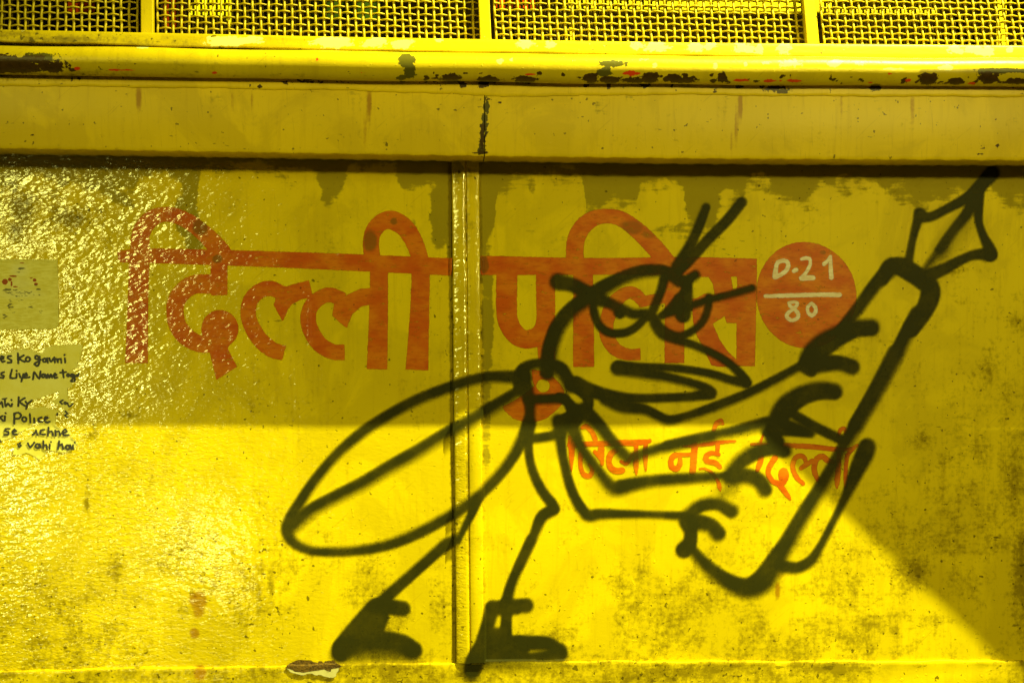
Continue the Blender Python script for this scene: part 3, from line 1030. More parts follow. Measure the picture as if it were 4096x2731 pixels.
L.build("red_lettering", M_RED, barricade, 0.00030, extra=red_extra, label="red Hindi word Dilli in brush lettering left of the joint")

# --- second word
L = Layer(1900, 800, 3050, 1720, 0.0014)
S = lambda pts, b=True: L.stroke('C5', pts, b)
S([(190, 646, 118), (300, 646, 118), (700, 651, 108), (1000, 651, 104), (1500, 650, 112), (1922, 660, 112)])
S([(357, 690, 131), (355, 900, 131), (366, 1000, 126), (420, 1085, 120), (490, 1108, 115), (565, 1075, 120), (600, 980, 116), (597, 690, 116)])
S([(597, 690, 116), (602, 1100, 112), (607, 1235, 104)])
S([(835, 690, 122), (838, 1281, 133)])
S([(790, 640, 112), (782, 560, 110), (795, 470, 110), (840, 395, 106), (905, 350, 98), (985, 337, 90), (1075, 355, 95), (1180, 430, 105), (1280, 530, 110), (1370, 640, 112)])
H_ = lambda pts: L.stroke('H', pts, True)
H_([(1208, 1140, 122), (1070, 1142, 122), (940, 1085, 140), (858, 950, 150), (856, 790, 150), (930, 610, 150), (1050, 505, 130), (1150, 512, 130), (1240, 600, 120)])
H_([(1180, 610, 90), (1290, 580, 110), (1420, 560, 110), (1570, 530, 110)])
H_([(1562, 300, 196), (1562, 1232, 206)])
L.poly('C5', [(1500, 640), (1925, 640), (1918, 1000), (1912, 1276), (1800, 1276), (1690, 1281), (1640, 1272), (1590, 1160), (1548, 1085),
              (1525, 1000), (1520, 860), (1530, 760)])
L.poly('C5', [(1545, 716), (1620, 719), (1648, 760), (1660, 830), (1600, 822), (1550, 850), (1480, 860), (1480, 716)], cut=True)
L.poly('C5', [(1760, 716), (1800, 716), (1800, 792), (1776, 794)], cut=True)
L.poly('C5', [(1648, 1012), (1722, 963), (1735, 1005), (1797, 1008), (1797, 1237), (1740, 1182), (1690, 1110)], cut=True)
L.poly('C5', [(1480, 1010), (1545, 1090), (1590, 1180), (1640, 1290), (1480, 1290)], cut=True)
L.stroke('H', [(1562, 980, 206), (1562, 1232, 206)], True)
L.poly('T', [(470, 960), (600, 1070), (740, 1115), (850, 1128), (960, 1120), (1100, 1080), (1230, 985), (1330, 890), (1400, 800), (1400, 640), (1330, 520),
             (1200, 400), (1050, 330), (890, 300), (890, 430), (930, 560), (760, 700), (600, 800), (430, 890)])
L.ellipse('T', 1068, 560, 106, 102, cut=True)
L.build("red_lettering", M_RED, barricade, 0.00030, extra=red_extra, label="red Hindi word Pulis in brush lettering, crossed by the graffiti face")

# --- number disc
L = Layer(3005, 940, 3450, 1420, 0.0014)
th = np.linspace(0, 2 * math.pi, 97)[:-1]
L.poly('D', np.stack([785 + 697 * np.cos(th) + 18 * np.sin(th) , 802 + 738 * np.sin(th) - 10 * np.sin(2 * th)], -1))
disc = L.build("number_disc", M_RED, barricade, 0.00030, extra=lambda a, b: {"khaki": ell(a, b, [(3290, 1010, 20, 12, .7), (3318, 1045, 10, 12, .8)])},
               label="red painted disc numbered D.21 over 80")
L = Layer(3030, 1000, 3390, 1310, 0.0009)
S = lambda pts, b=False: L.stroke('D', pts, b)
S([(345, 540, 76), (358, 440, 62), (382, 352, 58), (470, 325, 60), (528, 365, 60), (515, 440, 62), (440, 510, 60), (350, 548, 76)])
S([(608, 466, 56), (640, 452, 60)])
S([(715, 302, 40), (770, 288, 52), (828, 300, 50), (836, 370, 50), (795, 460, 50), (735, 545, 56)])
S([(712, 568, 68), (872, 562, 76)])
S([(1030, 372, 58), (1080, 322, 50), (1118, 262, 40)])
S([(1122, 275, 38), (1122, 400, 58), (1130, 560, 66)])
S([(212, 818, 52), (600, 806, 60), (1000, 797, 62), (1248, 800, 66)])
S([(540, 912, 46), (600, 897, 46), (655, 912, 46), (640, 962, 48), (590, 1005, 52), (520, 1060, 54), (512, 1112, 54), (580, 1154, 54), (652, 1128, 54),
   (670, 1070, 54), (620, 1000, 54), (552, 952, 46), (540, 912, 46)])
S([(855, 920, 54), (908, 970, 52), (910, 1040, 52), (858, 1085, 62), (805, 1040, 50), (803, 965, 50), (855, 920, 54)])
L.build("numerals", M_WHITE, disc, 0.00048)

# --- small line of lettering
L = Layer(2240, 1640, 3460, 2020, 0.0011)
S1 = lambda pts: L.stroke('S1', pts, False)
S2 = lambda pts: L.stroke('S2', pts, False)
S1([(285, 380, 40), (310, 480, 100), (315, 600, 88), (310, 750, 58), (310, 880, 20)])
S1([(290, 500, 80), (500, 490, 78), (800, 478, 78), (1000, 470, 84), (1250, 468, 90), (1440, 446, 62)])
S1([(470, 250, 56), (520, 232, 70), (590, 290, 74), (640, 380, 74), (660, 460, 66)])
S1([(745, 490, 84), (740, 620, 92), (755, 780, 50)])
S1([(650, 600, 56), (740, 690, 86)])
S1([(460, 580, 60), (450, 640, 74), (440, 750, 64), (455, 870, 64), (510, 945, 80), (580, 945, 74), (615, 860, 56), (570, 780, 40)])
S1([(970, 575, 66), (885, 630, 90), (850, 730, 80), (880, 830, 90), (960, 880, 92), (1040, 872, 92)])
S1([(1030, 740, 48), (1110, 770, 56), (1190, 640, 50)])
S1([(1245, 530, 60), (1245, 800, 74), (1250, 930, 26)])
S1([(1385, 470, 60), (1380, 700, 70), (1385, 870, 26)])
S1([(2050, 640, 56), (1900, 645, 70), (1800, 655, 84), (1748, 725, 80), (1762, 820, 84), (1830, 848, 80), (1880, 780, 74), (1880, 690, 60)])
S1([(2095, 500, 94), (2080, 700, 94), (2065, 880, 94)])
S1([(1930, 520, 30), (2100, 510, 44), (2352, 490, 44)])
S2([(0, 458, 36), (250, 432, 52), (470, 418, 34)])
S2([(240, 440, 66), (235, 545, 54)])
S2([(250, 595, 52), (150, 575, 62), (82, 622, 74), (92, 682, 74), (200, 706, 74), (268, 762, 60)])
S2([(0, 788, 30), (60, 782, 30), (160, 840, 40), (235, 940, 44), (262, 1030, 60), (272, 1078, 24)])
S2([(188, 262, 56), (215, 185, 66), (280, 150, 74), (306, 180, 44)])
S2([(695, 458, 40), (1000, 458, 40), (1240, 475, 66), (1500, 490, 72), (1830, 526, 62), (2000, 520, 40), (2110, 476, 44)])
S2([(860, 320, 26), (820, 420, 36), (820, 640, 74), (796, 740, 74), (768, 815, 48)])
S2([(1010, 640, 80), (935, 760, 74), (920, 860, 72), (980, 955, 74), (1060, 990, 80), (1130, 1080, 74), (1185, 1155, 62), (1215, 1200, 26)])
L.ellipse('S2', 1125, 875, 72, 104)
S2([(1120, 960, 90), (1070, 1000, 60)])
S2([(1385, 985, 56), (1300, 900, 64), (1248, 780, 64), (1270, 665, 68), (1340, 612, 70), (1405, 645, 64), (1425, 710, 50)])
S2([(1360, 778, 56), (1430, 732, 68), (1510, 680, 60)])
S2([(1590, 945, 50), (1542, 840, 74), (1540, 740, 74), (1580, 645, 78), (1650, 622, 78), (1710, 670, 78), (1800, 700, 50)])
S2([(1870, 560, 56), (1860, 760, 70), (1845, 950, 72), (1840, 1045, 26)])
S2([(2080, 490, 52), (1985, 600, 58), (1962, 750, 54), (1955, 900, 54), (1955, 1025, 36)])
S2([(1860, 345, 40), (1890, 262, 54), (1940, 246, 50), (1962, 300, 46)])
L.build("red_lettering", M_RED, barricade, 0.00030, extra=red_extra, label="small red Hindi line brushed behind the graffiti arms")

# --- spray graffiti: an insect holding a staff
G = Layer(1080, 630, 4060, 2725, 0.0014)
g = G.spray
SO = (9, 24); OS = (24, 9); CR_ = (10, 10); MED = (14, 18)
# head arch and neck
g('H', [(235, 1330, 190), (247, 1150, 190), (282, 1000, 190), (350, 840, 190), (480, 680, 188), (640, 560, 185), (800, 452, 178), (1000, 350, 165),
        (1200, 280, 160), (1400, 262, 148), (1520, 292, 140), (1620, 350, 130)], (9, 26))
g('H', [(345, 385, 205), (500, 420, 178), (700, 535, 190), (860, 600, 150), (1000, 660, 130), (1130, 720, 130), (1255, 712, 120)], (16, 14))
g('H', [(985, 700, 150), (990, 710, 150)])
g('H', [(715, 600, 110), (722, 700, 116), (770, 830, 116), (860, 908, 116), (960, 924, 116), (1080, 904, 116), (1190, 830, 112), (1275, 730, 112)], (11, 11))
g('H', [(1460, 340, 130), (1420, 480, 122), (1350, 650, 122), (1300, 760, 110)], (10, 12))
g('H', [(1700, 440, 110), (1570, 600, 116), (1440, 735, 104)], (10, 10))
g('H', [(1420, 742, 96), (1600, 676, 120), (1800, 612, 110), (1960, 562, 104), (2160, 512, 108), (2370, 452, 108)], (10, 16))
g('H', [(1690, 380, 140), (1690, 550, 152), (1652, 732, 190)], (11, 11))
g('H', [(1782, 312, 122), (1640, 390, 140), (1530, 310, 160)], (16, 12))
g('H', [(1600, 560, 120), (1610, 660, 150)])
g('H', [(1920, 545, 106), (1912, 660, 108), (1862, 790, 108), (1762, 888, 108), (1620, 950, 112), (1490, 915, 118), (1405, 845, 120), (1350, 755, 112)], (11, 11))
g('H', [(1345, 820, 118), (1420, 930, 120), (1560, 985, 118), (1750, 1040, 112), (1900, 1102, 112), (2050, 1180, 112), (2180, 1275, 118), (2290, 1390, 128), (2322, 1440, 128)], (9, 14))
g('C5', [(1055, 1285, 106), (1200, 1284, 74), (1350, 1285, 66), (1500, 1300, 66), (1640, 1325, 68), (1760, 1362, 72), (1848, 1378, 84)], (8, 16))
g('C5', [(1055, 1287, 106), (1200, 1315, 90), (1350, 1342, 74), (1480, 1372, 70), (1600, 1412, 76), (1632, 1440, 92)], (10, 22))
g('C5', [(1635, 1448, 88), (1500, 1468, 74), (1350, 1474, 72), (1150, 1478, 76), (1000, 1458, 88), (880, 1430, 110), (790, 1390, 120)], (14, 11))
g('C5', [(1605, 283, 70), (1562, 395, 78), (1500, 530, 84), (1425, 650, 92)], (8, 13))
g('C5', [(1828, 250, 84), (1740, 360, 84), (1620, 482, 84), (1500, 612, 86), (1425, 680, 92)], (10, 10))
# thorax
g('T', [(700, 620, 230), (680, 420, 220), (770, 280, 215), (950, 218, 205), (1150, 216, 205), (1330, 280, 250), (1430, 420, 255), (1490, 560, 250)], (10, 26))
g('T', [(760, 330, 240), (790, 560, 265), (850, 780, 225), (860, 980, 205), (845, 1150, 250), (815, 1300, 270), (800, 1400, 250)], (16, 12))
g('T', [(820, 770, 190), (1100, 765, 192), (1400, 750, 195)], (10, 18))
g('T', [(1500, 520, 230), (1700, 668, 225), (1780, 800, 205), (1740, 920, 225), (1600, 1010, 300), (1420, 1120, 290)], (9, 9))
g('T', [(1330, 740, 195), (1440, 800, 200), (1495, 872, 225), (1580, 970, 280)], (9, 9))
g('T', [(1342, 1130, 258), (1560, 1080, 300)], (9, 9))
g('T', [(860, 1380, 190), (1150, 1345, 190), (1350, 1290, 210)], (10, 14))
# arms
g('S1', [(180, 200, 180), (175, 450, 150), (190, 650, 146), (230, 850, 148), (280, 1050, 150), (360, 1250, 156), (440, 1390, 160)], (14, 12))
g('B5', [(50, 420, 90), (66, 560, 70), (84, 660, 64), (112, 770, 66), (152, 880, 70), (205, 962, 78), (240, 985, 84), (300, 975, 78), (450, 975, 64), (620, 978, 58), (790, 986, 66)], (10, 18))
g('S1', [(320, 260, 260), (450, 540, 195), (600, 745, 195), (770, 960, 185), (890, 1090, 215), (980, 1120, 232), (1200, 1052, 205), (1600, 982, 160), (2000, 955, 150), (2352, 932, 130)], (13, 34))
g('B5', [(420, 805, 84), (600, 785, 62), (800, 770, 58), (1050, 748, 66)], (9, 30))
g('S1', [(480, 20, 300), (690, 190, 220), (850, 380, 208), (1000, 560, 200), (1090, 650, 200), (1170, 690, 205), (1400, 600, 180), (1700, 512, 166), (2000, 455, 160), (2352, 385, 150)], (12, 30))
g('B5', [(700, 562, 66), (900, 515, 66), (1100, 478, 72), (1290, 430, 84)], (10, 36))
g('B5', [(340, 285, 110), (430, 335, 92), (560, 352, 78), (640, 388, 72), (705, 415, 72), (800, 398, 66), (1000, 330, 72), (1200, 248, 70), (1400, 145, 66), (1510, 85, 66)], (9, 20))
# hands
g('HN', [(1225, 205, 196), (1080, 215, 200), (920, 275, 225), (740, 380, 260), (620, 490, 240), (575, 580, 190)], (12, 20))
g('HN', [(1030, 600, 185), (900, 560, 180), (720, 565, 210), (600, 580, 225)], (18, 11))
g('HN', [(590, 560, 215), (620, 650, 130)], (10, 10))
g('HN', [(850, 850, 192), (700, 842, 212), (520, 895, 225), (370, 1000, 245), (275, 1130, 210), (215, 1240, 160)], (11, 20))
g('HN', [(610, 1265, 130), (420, 1220, 190), (260, 1200, 220), (170, 1250, 130)], (11, 24))
g('HN', [(430, 1070, 120), (640, 1195, 130), (800, 1275, 132), (950, 1350, 120)], (11, 11))
g('HN', [(230, 1180, 150), (240, 1300, 190), (280, 1350, 160)], (12, 12))
g('S2', [(1135, 545, 215), (960, 510, 222), (760, 560, 232), (560, 680, 228), (430, 800, 190)], (11, 30))
g('S2', [(875, 1060, 230), (790, 935, 235), (610, 870, 240), (440, 885, 245), (400, 890, 220)], (26, 11))
g('S2', [(495, 1030, 40), (495, 1120, 32)], (4, 4))
g('S2', [(440, 990, 160), (300, 1130, 140)], (60, 60), 0.55)
g('B5', [(1085, 958, 98), (1000, 916, 88), (900, 928, 90), (825, 985, 90)], (11, 24))
g('B5', [(1005, 1090, 108), (960, 1042, 102), (880, 1022, 110), (815, 1010, 100)], (26, 10))
g('B5', [(830, 1030, 120), (842, 1080, 96), (836, 1150, 100), (800, 1190, 112)], (10, 12))
# staff
g('B5', [(825, 1150, 70), (890, 1232, 80), (980, 1318, 96), (1080, 1385, 112), (1180, 1415, 135), (1270, 1370, 150), (1350, 1250, 128), (1430, 1120, 106), (1530, 950, 98),
         (1640, 780, 94), (1740, 600, 90), (1850, 400, 92), (1960, 200, 98), (2060, 15, 106)], (11, 36))
g('HN', [(1060, 1190, 168), (1180, 990, 160), (1330, 740, 162), (1460, 500, 165), (1580, 260, 168), (1690, 60, 172)], (32, 9)[::-1])
g('W', [(60, 1110, 150), (125, 990, 140), (180, 985, 160), (260, 1010, 200), (400, 1100, 195), (490, 1180, 200), (492, 1280, 200), (425, 1420, 185), (325, 1560, 170)], (10, 10))
g('C6', [(1090, 1190, 90), (1180, 1080, 96), (1250, 985, 100), (1330, 880, 105), (1430, 780, 120)], (11, 18))
g('W', [(305, 940, 100), (338, 760, 92), (380, 600, 108), (402, 525, 134)], (10, 10))
g('W', [(420, 560, 120), (510, 550, 108), (650, 480, 106), (800, 400, 118), (900, 325, 140), (975, 240, 150), (1045, 165, 160)], (9, 11))
g('W', [(895, 400, 150), (820, 530, 122), (720, 652, 112), (620, 790, 112), (578, 850, 100)], (18, 10))
g('W', [(610, 830, 100), (520, 930, 90), (455, 1020, 80)], (40, 16), 0.85)
g('W', [(800, 600, 130), (690, 750, 140), (600, 880, 120)], (110, 90), 0.45)
g('W', [(915, 330, 150), (925, 480, 112), (930, 600, 96), (968, 720, 98), (1020, 830, 128), (1035, 890, 150)], (9, 10))
g('W', [(1030, 890, 150), (890, 895, 112), (750, 952, 112), (620, 1022, 128), (470, 1085, 150)], (11, 10))
g('B5', [(1400, 1290, 90), (1480, 1294, 82), (1555, 1255, 78), (1615, 1170, 62), (1680, 1045, 58), (1740, 925, 62), (1790, 820, 82), (1838, 705, 110), (1878, 620, 124), (1893, 578, 120)], (11, 18))
# wings and abdomen
g('B3', [(1740, 275, 110), (1500, 272, 92), (1350, 300, 90), (1200, 350, 92), (1000, 428, 92), (800, 532, 90), (600, 662, 90), (430, 810, 86), (285, 980, 86),
         (180, 1135, 90), (105, 1265, 100), (88, 1345, 100), (135, 1425, 88), (250, 1478, 78), (400, 1490, 80), (600, 1478, 82), (800, 1438, 88), (1000, 1358, 92), (1180, 1262, 92), (1320, 1170, 92),
         (1440, 1080, 92), (1560, 960, 92), (1660, 830, 92), (1735, 690, 100), (1775, 600, 100)], (22, 12))
g('B3', [(130, 1300, 110), (250, 1195, 100), (400, 1112, 98), (600, 1010, 98), (800, 892, 100), (1000, 778, 98), (1200, 656, 96), (1400, 545, 98), (1550, 462, 98), (1660, 395, 92), (1740, 340, 80)], (10, 40))
g('B3', [(1425, 1100, 86), (1370, 1220, 76), (1310, 1340, 60), (1282, 1420, 44)], (10, 12))
g('B4', [(1225, 165, 70), (1160, 205, 100), (1090, 260, 92), (950, 385, 90), (810, 510, 95), (700, 610, 100)], (16, 10)[::-1])
g('B3', [(1765, 600, 95), (1770, 790, 78), (1800, 930, 80), (1862, 1060, 86), (1930, 1150, 92), (1948, 1188, 94)], (10, 12))
g('B3', [(1938, 1195, 96), (1860, 1245, 100), (1805, 1370, 84), (1745, 1500, 80), (1700, 1590, 80)], (16, 10))
g('B4', [(1720, 180, 88), (1650, 330, 84), (1590, 470, 84), (1560, 580, 96)], (16, 10))
# feet
g('B4', [(670, 630, 130), (600, 735, 165), (510, 840, 165), (455, 905, 150), (440, 940, 130)], (12, 12))
g('B4', [(690, 625, 125), (780, 630, 122), (862, 640, 118)], (10, 12))
g('B4', [(700, 700, 150), (640, 800, 190)], (12, 12))
g('B4', [(460, 905, 160), (580, 865, 150), (720, 855, 150), (850, 875, 145), (930, 920, 138)], (10, 24))
g('B4', [(440, 950, 130), (600, 940, 120), (900, 950, 90)], (40, 44), 0.7)
g('B4', [(1462, 632, 112), (1430, 750, 112), (1400, 870, 130), (1350, 970, 140), (1322, 1050, 120)], (14, 10))
g('B4', [(1490, 840, 170), (1580, 900, 170)], (14, 14))
g('B4', [(1560, 910, 140), (1660, 925, 110)], (14, 14))
g('B4', [(1640, 870, 120), (1830, 880, 90)], (14, 14))
g('B4', [(1530, 640, 110), (1620, 640, 90)], (14, 14))
g('B4', [(1322, 1020, 120), (1325, 1075, 110)], (44, 44), 0.85)
g('B4', [(1560, 600, 112), (1556, 720, 92), (1545, 850, 120)], (9, 9))
g('B4', [(1462, 632, 110), (1600, 622, 112), (1690, 617, 116)], (10, 16))
g('B4', [(1430, 885, 150), (1650, 862, 100), (1820, 860, 88), (1905, 915, 110)], (11, 14))
g('B4', [(1400, 945, 130), (1650, 962, 84), (1800, 956, 88), (1915, 935, 125)], (16, 12))
g('B4', [(1400, 1000, 90), (1650, 1010, 60), (1930, 990, 60)], (46, 46), 0.6)
G.a[G.a > 0.99] = 1.0
G.build("spray_graffiti", M_SPRAY, barricade, 0.00075, use_alpha=True, label="black spray painted insect figure gripping a pronged staff")

# --- peeled rust spot and the pale primer flake beneath it
L = Layer(1130, 2620, 1400, 2725, 0.0009)
L.poly('R', [(320, 605), (450, 510), (620, 430), (720, 410), (860, 420), (1080, 430), (1130, 480), (1260, 495), (1290, 450), (1370, 450), (1430, 510), (1480, 450),
             (1600, 440), (1740, 425), (1790, 500), (1900, 530), (1960, 570), (2020, 570), (1900, 625), (1650, 670), (1650, 740), (1530, 720), (1460, 670), (1300, 700),
             (1000, 740), (850, 770), (750, 750), (600, 745), (540, 700), (450, 660), (340, 635)])
L.build("rust_spot", flat_sd("rust", (0.045, 0.022, 0.003), (0.16, 0.085, 0.004), 0.8, 260, 5.0, 0.002), barricade, 0.0011, label="bare rusted spot where the paint has peeled off")
L = Layer(1130, 2640, 1400, 2725, 0.0009)
L.poly('R', [(350, 640), (540, 700), (600, 745), (750, 755), (850, 775), (1000, 745), (1300, 705), (1460, 675), (1560, 725), (1650, 745), (1660, 665), (1890, 630),
             (1880, 710), (1800, 820), (1810, 880), (1700, 930), (1560, 910), (1440, 880), (1330, 835), (1200, 860), (1100, 800), (950, 810), (850, 850), (750, 840), (600, 800), (480, 770)])
L.build("primer_flake", flat_sd("primer", (0.62, 0.58, 0.36), (0.52, 0.48, 0.26), 0.5, 60, 5.0), barricade, 0.0009, label="pale flake of old primer")

# ------------------------------------------------------------------ paper on the sheet
pos = unproj(60, 1850, 0.001)
notice = thing("torn_notice", "torn handwritten paper notice pasted on the yellow sheet at the left edge", "notice", (pos[0], -0.001, pos[2]))
L = Layer(-60, 1360, 350, 1860, 0.0009)
L.poly('N', [(-150, 172), (90, 160), (180, 125), (300, 108), (400, 125), (480, 155), (540, 170), (560, 95), (700, 65), (900, 55), (1040, 60), (1035, 130), (1000, 270),
             (970, 290), (1005, 320), (905, 370), (985, 430), (930, 480), (890, 540), (920, 585), (845, 605), (855, 680), (850, 740), (915, 790), (900, 830), (860, 870),
             (855, 970), (810, 950), (790, 900), (800, 850), (700, 800), (640, 780), (730, 720), (740, 640), (600, 690), (430, 750), (310, 830), (340, 850), (450, 845),
             (560, 830), (640, 860), (760, 890), (690, 940), (705, 1000), (690, 1060), (740, 1090), (880, 1130), (900, 1180), (830, 1200), (400, 1200), (440, 1090),
             (500, 1040), (620, 990), (600, 935), (430, 1030), (380, 1090), (280, 1140), (200, 1190), (100, 1240), (0, 1270), (-150, 1300)])
L.poly('N', [(395, 1185), (840, 1190), (900, 1220), (960, 1270), (972, 1310), (930, 1360), (860, 1400), (740, 1405), (600, 1370), (545, 1368), (590, 1420), (540, 1450),
             (490, 1505), (440, 1460), (330, 1410), (250, 1440), (160, 1440), (180, 1350), (300, 1260)])
m = flat_sd("notice_paper", (0.72, 0.64, 0.09), (0.82, 0.78, 0.30), 0.75, 14, 7.0, 0.0005)
L.build("paper", m, notice, 0.00045, height=surf(L.X, L.Z) + 0.0008 * smooth(-9, 2, L.sd) * smooth(0.42, 0.68, fbm(L.px / 28.0, L.py / 28.0, 81)))
L = Layer(-10, 1395, 330, 1810, 0.00055)


def circ(cx, cy, r, w=24):
    t = np.linspace(0, 2 * math.pi, 11)
    return [(cx + r * math.cos(q), cy + r * 1.05 * math.sin(q), w) for q in t]


def wr(*pts, w=24):
    L.stroke('N', [(a, b, w) for a, b in pts], False)


wr((0, 240), (40, 235), (45, 205), (15, 202), (5, 240), (30, 275), (58, 265)); wr((140, 200), (102, 202), (95, 225), (145, 252), (140, 280), (95, 282))
wr((225, 165), (230, 288)); wr((300, 190), (240, 232), (312, 272)); L.stroke('N', circ(350, 240, 28), False)
L.stroke('N', circ(463, 218, 22), False); wr((498, 205), (495, 290), (465, 325), (430, 300), (512, 245))
L.stroke('N', circ(560, 252, 22), False); wr((592, 225), (602, 282)); wr((620, 225), (642, 272), (682, 215))
wr((690, 280), (692, 232), (720, 238), (727, 276), (732, 238), (765, 236), (771, 282)); wr((815, 225), (820, 280)); wr((810, 188), (814, 184))
wr((50, 400), (15, 412), (15, 435), (50, 450), (40, 475), (5, 470)); wr((150, 370), (130, 470), (195, 476)); wr((210, 420), (205, 472)); wr((207, 384), (209, 388))
wr((240, 420), (255, 465)); wr((295, 425), (268, 518)); wr((298, 450), (340, 440), (330, 415), (300, 430), (302, 470), (370, 465))
wr((415, 490), (430, 400), (490, 482), (510, 390)); L.stroke('N', circ(545, 447, 20), False); wr((570, 430), (580, 475))
wr((592, 475), (602, 430), (620, 470), (640, 427), (656, 470)); wr((668, 450), (710, 436), (692, 415), (672, 445), (690, 475), (722, 465))
wr((790, 375), (800, 466)); wr((757, 407), (830, 400)); L.stroke('N', circ(856, 437, 15), False); L.stroke('N', circ(905, 442, 16), False)
wr((930, 430), (940, 510), (892, 512), (960, 442)); wr((986, 425), (976, 450))
wr((0, 800), (20, 772), (36, 840)); wr((60, 742), (70, 830), (100, 795), (132, 830)); wr((152, 800), (146, 826)); wr((144, 748), (146, 752)); wr((30, 740), (80, 730), w=18)
wr((235, 715), (230, 826)); wr((310, 725), (250, 772), (312, 822)); wr((320, 770), (345, 800)); wr((400, 755), (345, 800), (330, 860))
wr((790, 752), (752, 772), (782, 800), w=20); L.stroke('N', circ(820, 787, 13, 18), False); wr((850, 790), (870, 832), (915, 800), w=20)
wr((0, 965), (30, 950)); wr((5, 975), (42, 1012)); wr((60, 950), (62, 1010)); wr((70, 914), (73, 917))
wr((180, 920), (180, 1046), w=27); wr((180, 922), (230, 906), (265, 940), (240, 980), (187, 986)); L.stroke('N', circ(305, 992, 27), False)
wr((375, 925), (381, 1032)); wr((430, 980), (431, 1032)); wr((522, 966), (482, 982), (482, 1020), (532, 1022)); wr((560, 992), (602, 972), (572, 962), (556, 1000), (582, 1030), (625, 1020))
wr((720, 920), (716, 940), w=18); wr((820, 890), (850, 920), (816, 942), (850, 970), w=18)
wr((125, 1110), (72, 1112), (62, 1140), (110, 1152), (110, 1180), (52, 1186)); wr((157, 1150), (206, 1140), (182, 1115), (157, 1145), (166, 1180), (212, 1180))
wr((452, 1130), (470, 1186)); wr((412, 1186), (450, 1152)); wr((562, 1120), (512, 1132), (506, 1175), (567, 1180))
wr((610, 1095), (605, 1196)); wr((610, 1152), (650, 1140), (666, 1196)); wr((695, 1130), (701, 1196)); wr((701, 1147), (740, 1140), (756, 1192))
wr((782, 1165), (840, 1146), (820, 1115), (786, 1150), (802, 1190), (862, 1185))
wr((2, 1250), (12, 1280), w=18); wr((225, 1300), (240, 1340), (266, 1322), (242, 1292), (262, 1280), w=20)
wr((350, 1290), (380, 1342), (432, 1282)); L.stroke('N', circ(470, 1327, 25), False); wr((500, 1302), (512, 1346)); wr((545, 1265), (546, 1356)); wr((550, 1322), (580, 1310), (592, 1360))
wr((625, 1310), (626, 1360)); wr((639, 1274), (642, 1277)); wr((745, 1265), (730, 1366)); wr((742, 1322), (780, 1302), (792, 1366)); L.stroke('N', circ(850, 1342, 25), False)
wr((880, 1312), (896, 1366)); wr((915, 1320), (921, 1366)); wr((940, 1283), (942, 1287))
m = flat_sd("marker_ink", (0.016, 0.015, 0.035), (0.030, 0.028, 0.060), 0.6, 90, 4.0)
o = L.build("handwriting", m, notice, 0.00135)

pos = unproj(60, 1310, 0.001)
sticker = thing("worn_sticker", "worn square sticker with scraped red and grey print above the torn notice", "sticker", (pos[0], -0.001, pos[2]))
L = Layer(-60, 1020, 260, 1330, 0.0009)
L.poly('K', [(-280, 80), (600, 85), (1130, 90), (1140, 400), (1150, 900), (1155, 1350), (1120, 1420), (1060, 1445), (600, 1460), (-280, 1465)])
t = NT("sticker_print")
n1 = t.noise(1.0, 4.0, (90, 60, 340), 0.6, 71.0)
n2 = t.noise(1.0, 4.0, (140, 60, 380), 0.65, 73.0)
col = t.mix(t.step(n1, 0.35, 0.68), (0.62, 0.56, 0.10), (0.74, 0.70, 0.22))
col = t.mix(t.math('MULTIPLY', t.attr("pale"), 0.8), col, (0.68, 0.66, 0.36))
rd = t.step(t.math('ADD', t.attr("inkr"), t.math('MULTIPLY', t.math('SUBTRACT', n2, 0.5), 0.9)), 0.48, 0.58)
col = t.mix(rd, col, (0.30, 0.055, 0.006))
dk = t.step(t.math('ADD', t.attr("inkd"), t.math('MULTIPLY', t.math('SUBTRACT', n2, 0.5), 2.2)), 0.50, 0.62)
col = t.mix(t.math('MULTIPLY', dk, 0.85), col, (0.060, 0.052, 0.036))
t.set(t.bsdf.inputs["Base Color"], col)
t.bsdf.inputs["Roughness"].default_value = 0.7
t.set(t.bsdf.inputs["Normal"], t.bump(n1, 1.0, 0.0012))
t.set(t.bsdf.inputs["Alpha"], t.math('SUBTRACT', 1.0, t.step(t.attr("sd"), -1.5, 1.5)))


def kell(px, py, lst, k=1.0):
    ox, oy, s = CR['K']
    return ell(px, py, [(ox + a * s, oy + b * s, c * s, d * s, *r) for a, b, c, d, *r in lst], k)


L.build("print_sheet", t.m, sticker, 0.00045, height=surf(L.X, L.Z) + 0.0012 * smooth(-12, 2, L.sd) * smooth(0.45, 0.7, fbm(L.px / 30.0, L.py / 30.0, 83)), extra=lambda a, b: {
    "pale": kell(a, b, [(380, 300, 160, 130, .8), (350, 560, 300, 120, .6), (400, 760, 400, 90, .7)]),
    "inkr": kell(a, b, [(95, 525, 60, 60), (190, 480, 40, 40, .9), (260, 415, 80, 18), (225, 560, 24, 60, .8), (300, 620, 60, 18, .9), (430, 155, 50, 12, .9),
                        (680, 490, 40, 36, .9), (705, 570, 40, 26), (610, 450, 40, 16, .7)]),
    "inkd": kell(a, b, [(420, 265, 90, 20, .9), (360, 335, 60, 10, .7), (140, 680, 110, 26, .9), (750, 672, 50, 18, 1.0), (710, 595, 36, 16, .9), (400, 740, 420, 100, .46),
                        (200, 1010, 80, 70, .62), (90, 1190, 60, 70, .62), (620, 1020, 90, 30, .55), (350, 860, 350, 120, .30), (790, 1120, 60, 60, .5), (400, 1100, 420, 260, .22)])})

